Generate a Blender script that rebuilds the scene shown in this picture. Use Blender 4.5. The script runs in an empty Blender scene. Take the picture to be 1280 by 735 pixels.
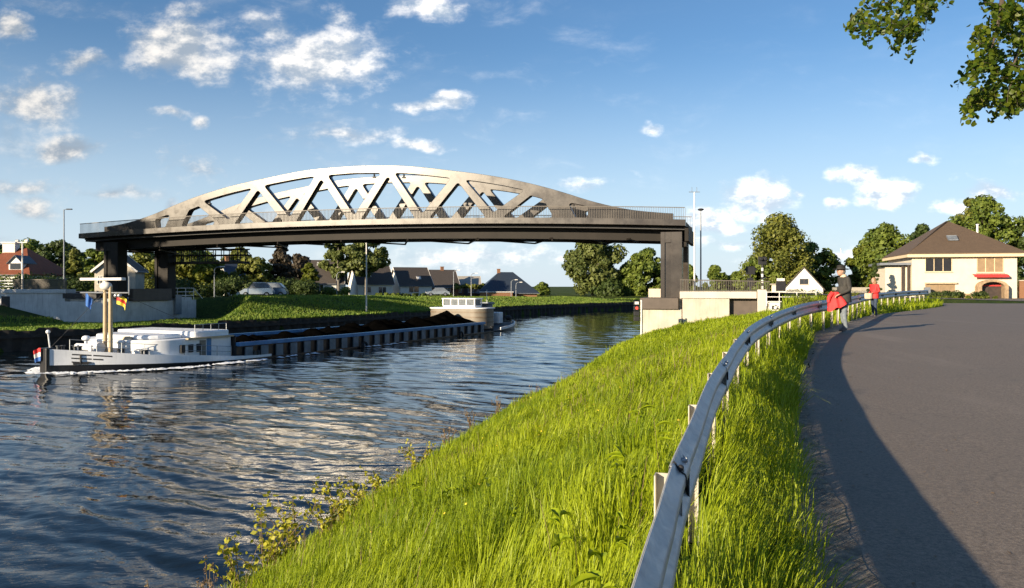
import bpy, bmesh, math, random
import numpy as np
from mathutils import Vector, Matrix
random.seed(7); RNG = np.random.default_rng(11)
SC = bpy.context.scene; COL = SC.collection
R = math.radians
ZW = -3.75                      # water level; road level is 0
EYE = 1.25; HOR = 358.0         # eye height and the picture row of the horizon
def wx(px, d): return (px-640.0)/1000.0*d          # true position of what is seen at a column, d metres out
def wz(py, d): return EYE+(HOR-py)/1000.0*d

# ------------------------------------------------------------------ camera, light, sky
cam = bpy.data.cameras.new('camera'); co = bpy.data.objects.new('camera', cam); COL.objects.link(co)
co.location = (0, 0, EYE); co.rotation_euler = (R(90), 0, 0)
cam.sensor_width = 36; cam.lens = 36*1000/1280; cam.shift_y = -(367.5-HOR)/1280
cam.clip_start = 0.05; cam.clip_end = 9000
SC.camera = co
SUN_AZ = R(226.0); SUN_EL = R(14.6)     # azimuth clockwise from +Y
TOSUN = Vector((math.sin(SUN_AZ)*math.cos(SUN_EL), math.cos(SUN_AZ)*math.cos(SUN_EL), math.sin(SUN_EL)))
sl = bpy.data.lights.new('sun', 'SUN'); sl.energy = 5.0; sl.angle = R(0.5); sl.color = (1.0, 0.83, 0.60)
so = bpy.data.objects.new('sun', sl); COL.objects.link(so)
so.rotation_euler = (-TOSUN).to_track_quat('-Z', 'Y').to_euler(); so.location = (-40, -50, 60)
SC.view_settings.view_transform = 'Standard'; SC.view_settings.look = 'None'
SC.view_settings.gamma = 1; SC.view_settings.use_curve_mapping = False
SC.view_settings.exposure = 0.90
SC.render.engine = 'CYCLES'
try:
    SC.cycles.use_denoising = True; SC.cycles.max_bounces = 6; SC.cycles.transparent_max_bounces = 8
    SC.cycles.caustics_reflective = False; SC.cycles.caustics_refractive = False; SC.cycles.sample_clamp_indirect = 6
except Exception: pass

class NT:                        # small helper for node graphs
    def __init__(s, tree): s.t = tree; s.n = tree.nodes; s.l = tree.links
    def new(s, typ, **kw):
        n = s.n.new(typ)
        for k, v in kw.items(): setattr(n, k, v)
        return n
    def put(s, sock, v):
        if hasattr(v, 'is_output') or isinstance(v, bpy.types.NodeSocket): s.l.new(v, sock)
        elif v is not None: sock.default_value = v
    def math(s, op, a, b=None, c=None, clamp=False):
        n = s.new('ShaderNodeMath', operation=op); n.use_clamp = clamp
        s.put(n.inputs[0], a)
        if b is not None: s.put(n.inputs[1], b)
        if c is not None: s.put(n.inputs[2], c)
        return n.outputs[0]
    def vmath(s, op, a, b=None):
        n = s.new('ShaderNodeVectorMath', operation=op); s.put(n.inputs[0], a)
        if b is not None: s.put(n.inputs[1], b)
        return n.outputs['Value'] if op in ('LENGTH', 'DOT_PRODUCT', 'DISTANCE') else n.outputs[0]
    def mix(s, f, a, b, blend='MIX'):
        n = s.new('ShaderNodeMix', data_type='RGBA', blend_type=blend)
        s.put(n.inputs[0], f); s.put(n.inputs[6], a); s.put(n.inputs[7], b); return n.outputs[2]
    def noise(s, vec, scale, detail=4, rough=0.55, dist=0.0, color=False):
        n = s.new('ShaderNodeTexNoise'); n.inputs['Scale'].default_value = scale
        n.inputs['Detail'].default_value = detail; n.inputs['Roughness'].default_value = rough
        n.inputs['Distortion'].default_value = dist
        if vec is not None: s.l.new(vec, n.inputs['Vector'])
        return n.outputs[1 if color else 0]
    def ramp(s, f, lo, hi, a=0.0, b=1.0, smooth=True):
        n = s.new('ShaderNodeMapRange'); n.interpolation_type = 'SMOOTHSTEP' if smooth else 'LINEAR'
        s.put(n.inputs[0], f); s.put(n.inputs[1], lo); s.put(n.inputs[2], hi); s.put(n.inputs[3], a); s.put(n.inputs[4], b)
        return n.outputs[0]
    def comb(s, x, y, z):
        n = s.new('ShaderNodeCombineXYZ'); s.put(n.inputs[0], x); s.put(n.inputs[1], y); s.put(n.inputs[2], z); return n.outputs[0]

world = bpy.data.worlds.new('World'); SC.world = world; world.use_nodes = True
w = NT(world.node_tree); w.n.clear()
sky = w.new('ShaderNodeTexSky', sky_type='NISHITA'); sky.sun_disc = False
sky.sun_elevation = SUN_EL; sky.sun_rotation = SUN_AZ; sky.air_density = 1.0; sky.dust_density = 0.25; sky.ozone_density = 4.0
SKY_STRENGTH = 0.078
dirv = w.new('ShaderNodeTexCoord').outputs['Generated']
sep = w.new('ShaderNodeSeparateXYZ'); w.l.new(dirv, sep.inputs[0])
yy = w.math('MAXIMUM', sep.outputs[1], 0.02)
u = w.math('DIVIDE', sep.outputs[0], yy); v = w.math('DIVIDE', sep.outputs[2], yy)
# cloud directions: (bearing tangent, height tangent, half width, half height, strength)
CL = [(225,60,78,42,1.0),(398,72,92,50,1.0),(345,40,60,20,.6),(35,128,60,34,.95),(85,185,55,18,.85),(12,30,28,22,.95),(530,4,58,16,.9),
      (535,128,58,12,.95),(440,172,75,15,.75),(520,183,45,10,.8),(215,138,26,8,.6),(246,149,14,8,.7),(110,70,36,12,.6),(250,205,55,20,.55),
      (30,232,70,14,.55),(150,240,70,10,.6),(35,260,40,20,.6),(214,252,14,11,.7),(945,250,52,26,1.15),(885,268,40,14,.9),(880,281,55,9,.8),
      (1072,221,36,14,1.0),(1112,242,42,24,1.15),(1150,196,18,8,.8),(1250,242,45,13,.95),(1190,258,34,12,.9),(1047,259,14,8,.9),(1000,245,13,7,.7),
      (813,158,16,8,.7),(715,234,40,9,.45),(790,221,22,7,.45),(905,299,50,8,.6),(1060,318,120,10,.55),(600,318,160,18,.5),(1275,280,30,10,.7),(250,15,60,14,.45),(420,20,30,25,.5)]
uv = w.comb(u, v, 0.0)
warp = w.noise(uv, 9.0, 3, .55, color=True)
wv = w.vmath('SUBTRACT', warp, (0.5, 0.5, 0.5))
sc1 = w.new('ShaderNodeVectorMath', operation='SCALE'); w.l.new(wv, sc1.inputs[0]); sc1.inputs['Scale'].default_value = 0.055
uvw = w.vmath('ADD', uv, sc1.outputs[0])
acc = None
for (px, py, rx, ry, st) in CL:
    c = ((px-640)/1000, (HOR-py)/1000, 0.0)
    d = w.vmath('SUBTRACT', uvw, c)
    d = w.vmath('DIVIDE', d, (rx/1000*1.15, ry/1000*1.2, 1.0))
    L = w.vmath('LENGTH', d)
    m = w.math('MULTIPLY_ADD', L, -st, st)
    acc = m if acc is None else w.math('MAXIMUM', acc, m)
acc = w.math('MAXIMUM', acc, -0.3)
st_uv = w.vmath('MULTIPLY', uv, (1.0, 1.55, 1.0))
def fbm(vec): return w.noise(vec, 15.0, 9, .62)
n1 = fbm(st_uv)
n2 = fbm(w.vmath('ADD', st_uv, (-0.010, 0.016, 0.0)))
d1 = w.math('MULTIPLY_ADD', n1, 1.9, w.math('ADD', acc, -1.02))
d2 = w.math('MULTIPLY_ADD', n2, 1.9, w.math('ADD', acc, -1.02))
alpha = w.ramp(d1, -0.08, 0.72)
front = w.ramp(sep.outputs[1], 0.05, 0.2)
# thin wide veils in the whole sky, so that reflections are not empty either
veil = w.noise(w.vmath('MULTIPLY', dirv, (1.0, 1.0, 4.0)), 3.2, 7, .6)
veil = w.ramp(veil, 0.55, 0.85, 0.0, 0.09)
lowveil = w.ramp(sep.outputs[2], 0.0, 0.22, 0.22, 0.0)
alpha = w.math('MULTIPLY', alpha, front)
alpha = w.math('MAXIMUM', alpha, w.math('ADD', veil, 0.0), clamp=True)
alpha = w.math('MULTIPLY', alpha, 0.93)
lit = w.ramp(w.math('SUBTRACT', d1, d2), -0.22, 0.30)
thick = w.ramp(d1, 0.25, 1.0)
# clouds at the left stand in weaker light than those at the right
left = w.ramp(u, -0.65, 0.25, 0.55, 1.0)
ccol = w.mix(lit, (4.4, 5.2, 6.2, 1), (12.6, 12.0, 11.2, 1))
ccol = w.mix(1.0, ccol, w.comb(left, left, left), 'MULTIPLY')
sk = w.new('ShaderNodeHueSaturation'); sk.inputs['Saturation'].default_value = 1.04; sk.inputs['Value'].default_value = 1.0
w.l.new(sky.outputs[0], sk.inputs['Color'])
hz = w.ramp(sep.outputs[2], -.02, 0.30, 0.80, 0.0)
skc = w.mix(hz, sk.outputs[0], (5.0, 5.9, 6.9, 1))
wis = w.ramp(w.noise(w.vmath('MULTIPLY', uvw, (1.0, 2.6, 1.0)), 7.0, 8, .62), .50, .78, 0.0, .42)
wis = w.math('MULTIPLY', w.math('MULTIPLY', wis, front), w.ramp(u, .35, -.25, .12, 1.0))
alpha = w.math('MAXIMUM', alpha, wis)
bgcol = w.mix(alpha, skc, ccol)
bg = w.new('ShaderNodeBackground'); w.l.new(bgcol, bg.inputs[0]); bg.inputs[1].default_value = SKY_STRENGTH
out = w.new('ShaderNodeOutputWorld'); w.l.new(bg.outputs[0], out.inputs[0])

# ------------------------------------------------------------------ materials
def mat(name, col, rough=0.7, metal=0.0, var=0.25, scale=3.0, bump=0.0, bscale=None, col2=None, spec=None, stretch=None, streak=0.0, coat=0.0):
    m = bpy.data.materials.new(name); m.use_nodes = True
    g = NT(m.node_tree); b = g.n['Principled BSDF']
    tc = g.new('ShaderNodeTexCoord').outputs['Object']
    if stretch: tc = g.vmath('MULTIPLY', tc, stretch)
    n = g.noise(tc, scale, 6, .6)
    c1 = tuple(max(0, x*(1-var)) for x in col)+(1,)
    c2 = (tuple(col2) if col2 else tuple(min(1, x*(1+var)) for x in col))+(1,)
    c = g.mix(g.ramp(n, .3, .7), c1, c2)
    if streak:
        n3 = g.noise(g.vmath('MULTIPLY', tc, (3.0, 3.0, .25)), 2.2, 5, .6)
        c = g.mix(g.ramp(n3, .5, .75, 0, streak), c, tuple(x*.45 for x in col)+(1,))
    g.l.new(c, b.inputs['Base Color'])
    b.inputs['Roughness'].default_value = rough; b.inputs['Metallic'].default_value = metal
    if spec is not None: b.inputs['Specular IOR Level'].default_value = spec
    if coat: b.inputs['Coat Weight'].default_value = coat; b.inputs['Coat Roughness'].default_value = .15
    if bump:
        n2 = g.noise(tc, bscale or scale*4, 5, .6)
        bp = g.new('ShaderNodeBump'); bp.inputs['Strength'].default_value = bump; bp.inputs['Distance'].default_value = .02
        g.l.new(n2, bp.inputs['Height']); g.l.new(bp.outputs[0], b.inputs['Normal'])
    return m
def foliage(name, a, c, trans=0.35, rough=0.55):      # leaf: two tints by a per-leaf attribute, some light through it
    m = bpy.data.materials.new(name); m.use_nodes = True
    g = NT(m.node_tree); b = g.n['Principled BSDF']; o = g.n['Material Output']
    at = g.new('ShaderNodeAttribute', attribute_name='tint').outputs['Fac']
    col = g.mix(at, a+(1,), c+(1,))
    g.l.new(col, b.inputs['Base Color']); b.inputs['Roughness'].default_value = rough; b.inputs['Specular IOR Level'].default_value = .3
    t = g.new('ShaderNodeBsdfTranslucent')
    g.l.new(g.mix(.5, col, (a[0]*2.2, a[1]*2.0, a[2]*.6, 1)), t.inputs[0])
    mx = g.new('ShaderNodeMixShader'); mx.inputs[0].default_value = trans
    g.l.new(b.outputs[0], mx.inputs[1]); g.l.new(t.outputs[0], mx.inputs[2]); g.l.new(mx.outputs[0], o.inputs[0])
    return m
def tiles(name, a, c, sx=3.2, sz=3.0, rough=.75):     # roof tiles / bricks
    m = bpy.data.materials.new(name); m.use_nodes = True
    g = NT(m.node_tree); b = g.n['Principled BSDF']
    tc = g.new('ShaderNodeTexCoord').outputs['Object']
    br = g.new('ShaderNodeTexBrick'); br.inputs['Scale'].default_value = sx; br.inputs['Mortar Size'].default_value = .03
    br.inputs['Color1'].default_value = a+(1,); br.inputs['Color2'].default_value = c+(1,); br.inputs['Mortar'].default_value = tuple(x*.5 for x in a)+(1,)
    s = g.new('ShaderNodeSeparateXYZ'); g.l.new(tc, s.inputs[0])
    g.l.new(g.comb(g.math('ADD', s.outputs[0], s.outputs[1]), s.outputs[2], 0.0), br.inputs['Vector'])
    n = g.noise(tc, 1.2, 5, .6)
    g.l.new(g.mix(g.ramp(n, .35, .7, 0, .5), br.outputs[0], tuple(x*.6 for x in c)+(1,)), b.inputs['Base Color'])
    b.inputs['Roughness'].default_value = rough
    bp = g.new('ShaderNodeBump'); bp.inputs['Strength'].default_value = .4; bp.inputs['Distance'].default_value = .03
    g.l.new(br.outputs['Fac'], bp.inputs['Height']); bp.invert = True; g.l.new(bp.outputs[0], b.inputs['Normal'])
    return m
M = {}
M['concrete'] = mat('concrete', (.50,.45,.37), .85, var=.14, scale=.8, bump=.15, bscale=8, streak=.45)
M['concrete_grey'] = mat('concrete_grey', (.56,.56,.55), .85, var=.16, scale=.7, bump=.15, bscale=8, streak=.5)
M['cope'] = mat('cope', (.56,.51,.43), .8, var=.10, scale=1.0)
M['bronze'] = mat('bronze_paint', (.036,.027,.020), .275, 0, var=.2, scale=.5, streak=.3, bump=.06, bscale=3, spec=.65)
def weather(m, r0, r1):                                 # uneven gloss, plate seams every few metres, rust blooms
    g = NT(m.node_tree); b = g.n['Principled BSDF']; tc = g.new('ShaderNodeTexCoord').outputs['Object']
    g.l.new(g.ramp(g.noise(tc, .7, 6, .65), .3, .7, r0, r1), b.inputs['Roughness'])
    s = g.new('ShaderNodeSeparateXYZ'); g.l.new(tc, s.inputs[0])
    seam = g.ramp(g.math('ABSOLUTE', g.math('SUBTRACT', g.math('FRACT', g.math('MULTIPLY', s.outputs[0], 1/3.425)), .5)), .0, .012, .6, 0.0)
    old = b.inputs['Base Color'].links[0].from_socket
    c = g.mix(seam, old, (.010,.008,.007,1))
    c = g.mix(g.ramp(g.noise(tc, 1.1, 9, .72), .60, .74, 0, .65), c, (.085,.045,.022,1))
    g.l.new(c, b.inputs['Base Color'])
weather(M['bronze'], .235, .36)
M['bronze_shaded'] = mat('bronze_shaded', (.016,.013,.0105), .6, 0, var=.2, scale=.6, streak=.3, spec=.2)  # bronze copy with shade put into its colour, for girders and left columns
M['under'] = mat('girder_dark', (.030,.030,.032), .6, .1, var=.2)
M['rail_metal'] = mat('rail_metal', (.085,.072,.058), .5, .0, var=.1)
M['brown_box'] = mat('brown_box', (.085,.065,.052), .6, var=.15, scale=1.5)
M['white'] = mat('white_paint', (.80,.79,.75), .5, var=.05, scale=2, streak=.12)
M['barge_white'] = mat('barge_white', (.86,.87,.88), .4, var=.05, scale=1.2, streak=.22)
M['barge_black'] = mat('barge_black', (.012,.012,.014), .4, var=.3, scale=2)
M['barge_blue'] = mat('barge_blue', (.07,.22,.44), .45, var=.15, scale=1.5, streak=.2)
M['barge_grey'] = mat('barge_grey', (.17,.20,.23), .6, var=.25, scale=1.2, streak=.4)
M['barge_deck'] = mat('barge_deck', (.05,.055,.06), .7, var=.3)
M['barge_cream'] = mat('barge_cream', (.20,.175,.14), .5, var=.10, scale=1.0)
M['barge_tan'] = mat('barge_tan', (.17,.13,.09), .5, var=.15)
M['peat'] = mat('peat', (.0020,.0019,.0018), .95, var=.4, scale=2.0, bump=.8, bscale=6, spec=.0)
M['wood_pale'] = mat('mast_cream', (.46,.36,.22), .5, var=.12)
M['steel'] = mat('steel', (.32,.34,.36), .45, .6, var=.15)
M['grey_metal'] = mat('grey_metal', (.22,.24,.27), .5, .4, var=.1)
M['dark'] = mat('dark', (.02,.02,.022), .6, var=.2)
M['pole_white'] = mat('pole_white', (.72,.70,.66), .5, var=.05)
M['red'] = mat('red', (.60,.03,.03), .7, var=.12, scale=8)
M['blue'] = mat('blue', (.03,.13,.42), .7, var=.12)
M['yellow'] = mat('yellow', (.78,.62,.05), .7, var=.08)
M['glass'] = mat('glass', (.025,.03,.038), .08, var=.2, spec=.8)
M['glass_pale'] = mat('glass_pale', (.16,.18,.20), .1, var=.2, spec=.8)
M['glass_dark'] = mat('glass_dark', (.02,.02,.022), .35, var=.2)
M['frame_dark'] = mat('frame_dark', (.05,.035,.028), .5)
M['frame_white'] = mat('frame_white', (.74,.72,.68), .5, var=.05)
M['shutter'] = mat('blind', (.27,.19,.11), .7, var=.12, scale=2)
M['stucco'] = mat('cream_stucco', (.66,.58,.46), .85, var=.05, scale=1.5, bump=.1, bscale=30)
M['stucco_white'] = mat('white_stucco', (.72,.70,.65), .85, var=.05, scale=1.5)
M['fascia'] = mat('fascia', (.70,.56,.36), .6, var=.06)
M['rustic'] = mat('plinth_stone', (.33,.23,.14), .85, var=.25, scale=3)
M['roof_brown'] = tiles('roof_brown', (.135,.092,.058), (.165,.112,.070), 3.0)
M['roof_dark'] = tiles('roof_dark', (.075,.062,.055), (.095,.078,.066), 2.4)
M['roof_red'] = tiles('roof_red', (.30,.085,.035), (.24,.07,.03), 2.4)
M['roof_slate'] = tiles('roof_slate', (.035,.05,.075), (.045,.06,.085), 2.4, rough=.4)
M['roof_grey'] = mat('roof_grey', (.34,.31,.26), .8, var=.1)
M['brick'] = tiles('brick_orange', (.30,.14,.07), (.36,.18,.09), 5)
M['pile'] = mat('sheet_pile', (.030,.026,.022), .85, var=.4, scale=2.0, streak=.6, bump=.3)
M['bark'] = mat('bark', (.075,.058,.042), .9, var=.35, scale=6, bump=.5, stretch=(1,1,.3))
M['bark_pale'] = mat('bark_pale', (.20,.18,.15), .9, var=.3, scale=6, bump=.5, stretch=(1,1,.3))
M['post'] = mat('galvanised_post', (.52,.48,.40), .75, .0, var=.2, scale=6, streak=.4)
M['skin'] = mat('skin', (.48,.27,.19), .6, var=.08)
M['hair'] = mat('hair_blond', (.24,.15,.07), .7, var=.2, scale=20)
M['jacket'] = mat('jacket_dark', (.040,.038,.034), .85, var=.2, scale=12, bump=.3, bscale=18)
M['jeans_pale'] = mat('jeans_pale', (.17,.20,.23), .9, var=.2, scale=10, bump=.3, bscale=18)
M['jeans'] = mat('jeans_dark', (.035,.055,.095), .9, var=.25, scale=10, bump=.3, bscale=18)
M['shoe'] = mat('shoe', (.10,.09,.085), .7)
M['hat'] = mat('hat_black', (.012,.011,.010), .8)
M['bag'] = mat('bag_beige', (.55,.46,.33), .8)
M['rubber'] = mat('rubber', (.015,.015,.015), .9)
M['car_blue'] = mat('car_blue', (.16,.24,.36), .25, .5, var=.05, coat=.8)
M['car_silver'] = mat('car_silver', (.45,.50,.56), .25, .6, var=.05, coat=.8)
M['foam'] = mat('foam', (.80,.83,.86), .8, var=.1)
M['stripe'] = mat('stripe_black', (.015,.015,.017), .5)
# galvanised guardrail, spangle and dirt
def guard():
    m = mat('galvanised_rail', (.46,.455,.44), .46, .40, var=.12, scale=4, streak=.25, bump=.04, bscale=60)
    g = NT(m.node_tree); b = g.n['Principled BSDF']
    tc = g.new('ShaderNodeTexCoord').outputs['Object']
    vo = g.new('ShaderNodeTexVoronoi'); vo.inputs['Scale'].default_value = 45; g.l.new(tc, vo.inputs['Vector'])
    old = b.inputs['Base Color'].links[0].from_socket
    sp = g.mix(.35, old, g.mix(g.math('MULTIPLY', vo.outputs['Color'], 1.0), (.34,.35,.36,1), (.56,.57,.57,1)))
    ru = g.ramp(g.noise(tc, .8, 8, .7), .66, .78, 0, .8)
    g.l.new(g.mix(ru, sp, (.16,.08,.04,1)), b.inputs['Base Color'])
    g.l.new(g.ramp(g.noise(tc, 14, 4, .6), .3, .7, .42, .6), b.inputs['Roughness'])
    return m
M['guard'] = guard()
def emis(name, col, st):
    m = bpy.data.materials.new(name); m.use_nodes = True; b = m.node_tree.nodes['Principled BSDF']
    b.inputs['Base Color'].default_value = col+(1,); b.inputs['Emission Color'].default_value = col+(1,); b.inputs['Emission Strength'].default_value = st
    return m
M['lamp_red'] = emis('signal_red_lit', (.9,.05,.03), 1.2)
def asphalt():
    m = bpy.data.materials.new('asphalt'); m.use_nodes = True; g = NT(m.node_tree); b = g.n['Principled BSDF']
    tc = g.new('ShaderNodeTexCoord').outputs['Object']
    fine = g.noise(tc, 32, 7, .8); big = g.noise(tc, .35, 6, .6); mid = g.noise(tc, 3.0, 5, .6)
    vo = g.new('ShaderNodeTexVoronoi'); vo.inputs['Scale'].default_value = 140; g.l.new(tc, vo.inputs['Vector'])
    c = g.mix(g.ramp(fine, .3, .7), (.085,.066,.050,1), (.270,.216,.165,1))
    c = g.mix(g.ramp(vo.outputs['Color'], .75, .95, 0, .5), c, (.40,.34,.27,1))
    c = g.mix(g.ramp(big, .35, .7, 0, .45), c, (.165,.134,.104,1))
    c = g.mix(g.ramp(mid, .58, .8, 0, .25), c, (.26,.215,.165,1))
    cr = g.new('ShaderNodeTexVoronoi'); cr.feature = 'DISTANCE_TO_EDGE'; cr.inputs['Scale'].default_value = .42; g.l.new(g.vmath('ADD', tc, g.vmath('MULTIPLY', g.noise(tc, 1.6, 5, .6, color=True), (.9,.9,.9))), cr.inputs['Vector'])
    c = g.mix(g.math('MULTIPLY', g.ramp(cr.outputs['Distance'], .003, .009, .22, 0.0), g.ramp(big, .42, .6)), c, (.035,.030,.026,1))
    st = g.noise(g.vmath('MULTIPLY', tc, (.9,.16,1)), 1.0, 5, .6); c = g.mix(g.ramp(st, .55, .75, 0, .3), c, (.30,.25,.20,1))
    g.l.new(c, b.inputs['Base Color']); b.inputs['Roughness'].default_value = .72; b.inputs['Specular IOR Level'].default_value = .5
    bp = g.new('ShaderNodeBump'); bp.inputs['Strength'].default_value = .55; bp.inputs['Distance'].default_value = .006
    g.l.new(g.math('ADD', fine, g.math('MULTIPLY', vo.outputs['Distance'], .8)), bp.inputs['Height']); g.l.new(bp.outputs[0], b.inputs['Normal'])
    return m
M['asphalt'] = asphalt()
def gravel():
    m = mat('gravel', (.17,.14,.11), .9, var=.3, scale=12, bump=1.0, bscale=55, col2=(.30,.25,.19))
    return m
M['gravel'] = gravel()
def soil():                                            # ground under the grass, fields further out
    m = bpy.data.materials.new('turf'); m.use_nodes = True; g = NT(m.node_tree); b = g.n['Principled BSDF']
    tc = g.new('ShaderNodeTexCoord').outputs['Object']
    a = g.noise(tc, .12, 6, .6); f = g.noise(tc, 2.5, 6, .65); s = g.noise(tc, 14, 4, .7)
    c = g.mix(g.ramp(f, .3, .7), (.028,.050,.012,1), (.062,.095,.018,1))
    c = g.mix(g.ramp(a, .45, .7, 0, .55), c, (.12,.125,.035,1))
    c = g.mix(g.ramp(s, .55, .75, 0, .5), c, (.035,.03,.015,1))
    g.l.new(c, b.inputs['Base Color']); b.inputs['Roughness'].default_value = .95; b.inputs['Specular IOR Level'].default_value = .1
    bp = g.new('ShaderNodeBump'); bp.inputs['Strength'].default_value = 1.0; bp.inputs['Distance'].default_value = .15
    g.l.new(g.noise(tc, 6, 6, .75), bp.inputs['Height']); g.l.new(bp.outputs[0], b.inputs['Normal'])
    return m
M['turf'] = soil()
def water_mat():
    m = bpy.data.materials.new('water'); m.use_nodes = True; g = NT(m.node_tree); b = g.n['Principled BSDF']
    tc = g.new('ShaderNodeTexCoord').outputs['Object']
    b.inputs['Base Color'].default_value = (.004,.008,.011,1); b.inputs['Roughness'].default_value = .035
    b.inputs['IOR'].default_value = 1.333; b.inputs['Specular IOR Level'].default_value = .5
    rot = g.new('ShaderNodeMapping'); rot.inputs['Rotation'].default_value = (0,0,R(20)); rot.inputs['Scale'].default_value = (1.0,1.7,1)
    g.l.new(tc, rot.inputs['Vector'])
    n1 = g.noise(rot.outputs[0], 2.6, 3, .5, .3); n2 = g.noise(rot.outputs[0], .55, 3, .5, .2)
    bp = g.new('ShaderNodeBump'); bp.inputs['Strength'].default_value = 1.0; bp.inputs['Distance'].default_value = .009
    g.l.new(n1, bp.inputs['Height'])
    bp2 = g.new('ShaderNodeBump'); bp2.inputs['Strength'].default_value = 1.0; bp2.inputs['Distance'].default_value = .015
    g.l.new(n2, bp2.inputs['Height']); g.l.new(bp.outputs[0], bp2.inputs['Normal']); g.l.new(bp2.outputs[0], b.inputs['Normal'])
    return m
M['water'] = water_mat()
F = {}
F['grass'] = foliage('grass_blade', (.114,.187,.006), (.362,.430,.014), .25, .5)
F['grass_far'] = foliage('grass_far', (.085,.180,.024), (.240,.300,.046), .25)
F['mid'] = foliage('leaf_mid', (.065,.105,.018), (.185,.230,.036), .25)
F['dark'] = foliage('leaf_dark', (.032,.058,.016), (.090,.125,.030), .25)
F['bright'] = foliage('leaf_bright', (.085,.120,.014), (.190,.205,.026), .35)
F['olive'] = foliage('leaf_olive', (.085,.108,.020), (.220,.225,.040), .25)
F['cedar'] = foliage('leaf_cedar', (.035,.030,.020), (.090,.068,.042), .1)
F['silver'] = foliage('leaf_silver', (.072,.100,.026), (.180,.205,.058), .25)
F['lime'] = foliage('leaf_lime', (.045,.090,.010), (.180,.210,.018), .45, .4)
F['weed'] = foliage('leaf_weed', (.26,.27,.02), (.46,.43,.04), .3)
F['straw'] = foliage('straw', (.16,.105,.055), (.30,.21,.12), .2)
# ------------------------------------------------------------------ mesh helpers
class MB:
    def __init__(s): s.v = []; s.f = []; s.m = []; s.cur = 0; s.pr = []
    def add(s, vs, fs):
        o = len(s.v); s.v += [tuple(x) for x in vs]; s.f += [tuple(i+o for i in f) for f in fs]; s.m += [s.cur]*len(fs); s.pr.append((o, len(s.v), len(s.f)-len(fs), len(s.f)))
    def box(s, x0, y0, z0, x1, y1, z1):
        s.add([(x0,y0,z0),(x1,y0,z0),(x1,y1,z0),(x0,y1,z0),(x0,y0,z1),(x1,y0,z1),(x1,y1,z1),(x0,y1,z1)],
              [(0,3,2,1),(4,5,6,7),(0,1,5,4),(1,2,6,5),(2,3,7,6),(3,0,4,7)])
    def bar(s, a, b, w, h, up=(0,0,1)):                # box beam from a to b
        a = Vector(a); b = Vector(b); d = (b-a).normalized(); u = Vector(up)
        sd = d.cross(u)
        if sd.length < 1e-4: sd = d.cross(Vector((1,0,0)))
        sd.normalize(); u = sd.cross(d)
        vs = [p+sd*(i*w/2)+u*(j*h/2) for p in (a, b) for (i, j) in ((-1,-1),(1,-1),(1,1),(-1,1))]
        s.add(vs, [(0,3,2,1),(4,5,6,7),(0,1,5,4),(1,2,6,5),(2,3,7,6),(3,0,4,7)])
    def tube(s, pts, rads, n=8, cap=True):
        pts = [Vector(p) for p in pts]
        if not hasattr(rads, '__len__'): rads = [rads]*len(pts)
        vs = []; fs = []; prev = None
        for i, p in enumerate(pts):
            d = (pts[min(i+1, len(pts)-1)]-pts[max(i-1, 0)]).normalized()
            ref = Vector((0,0,1)) if abs(d.z) < .9 else Vector((1,0,0))
            a = d.cross(ref).normalized(); b = d.cross(a)
            if prev is not None and prev.length:
                a = (prev-d*prev.dot(d)).normalized(); b = d.cross(a)
            prev = a
            for k in range(n):
                t = 2*math.pi*k/n; vs.append(p+(a*math.cos(t)+b*math.sin(t))*rads[i])
        for i in range(len(pts)-1):
            for k in range(n):
                k2 = (k+1) % n; fs.append((i*n+k, i*n+k2, (i+1)*n+k2, (i+1)*n+k))
        if cap: fs += [tuple(range(n))[::-1], tuple((len(pts)-1)*n+k for k in range(n))]
        s.add(vs, fs)
    def prism(s, poly, z0, z1):                        # plan polygon raised
        n = len(poly)
        s.add([(x,y,z0) for x,y in poly]+[(x,y,z1) for x,y in poly],
              [tuple(range(n))[::-1], tuple(range(n, 2*n))]+[(i,(i+1)%n,n+(i+1)%n,n+i) for i in range(n)])
    def loft(s, rings, closed=True, cap=True):
        n = len(rings[0]); vs = [p for r in rings for p in r]; fs = []
        for i in range(len(rings)-1):
            for k in range(n if closed else n-1):
                k2 = (k+1) % n; fs.append((i*n+k, i*n+k2, (i+1)*n+k2, (i+1)*n+k))
        if cap: fs += [tuple(range(n))[::-1], tuple((len(rings)-1)*n+k for k in range(n))]
        s.add(vs, fs)
    def ball(s, c, r, nu=12, nv=8, sq=(1,1,1)):
        rings = []
        for j in range(1, nv):
            t = math.pi*j/nv
            rings.append([(c[0]+r*sq[0]*math.sin(t)*math.cos(2*math.pi*k/nu), c[1]+r*sq[1]*math.sin(t)*math.sin(2*math.pi*k/nu), c[2]-r*sq[2]*math.cos(t)) for k in range(nu)])
        s.loft(rings)
    def each(s, name, m, parent=None, **kw):                # every piece a part of its own
        import itertools
        for (v0, v1, f0, f1) in s.pr:
            q = MB(); q.v = s.v[v0:v1]; q.f = [tuple(i-v0 for i in f) for f in s.f[f0:f1]]; q.m = s.m[f0:f1]; q.build(name, m, parent, **kw)
    def build(s, name, m, parent=None, smooth=False, bevel=0.0, mats=None):
        me = bpy.data.meshes.new(name); me.from_pydata(s.v, [], s.f); me.update()
        bm = bmesh.new(); bm.from_mesh(me); bmesh.ops.recalc_face_normals(bm, faces=bm.faces); bm.to_mesh(me); bm.free()
        for mm in (mats or [m]): me.materials.append(mm)
        if mats: me.polygons.foreach_set('material_index', s.m)
        if smooth:
            me.polygons.foreach_set('use_smooth', [True]*len(me.polygons))
            try: me.set_sharp_from_angle(angle=R(40))
            except Exception: pass
        o = bpy.data.objects.new(name, me); COL.objects.link(o)
        if parent: o.parent = parent
        if bevel:
            b = o.modifiers.new('bevel', 'BEVEL'); b.width = bevel; b.segments = 2; b.limit_method = 'ANGLE'
        return o
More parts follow.
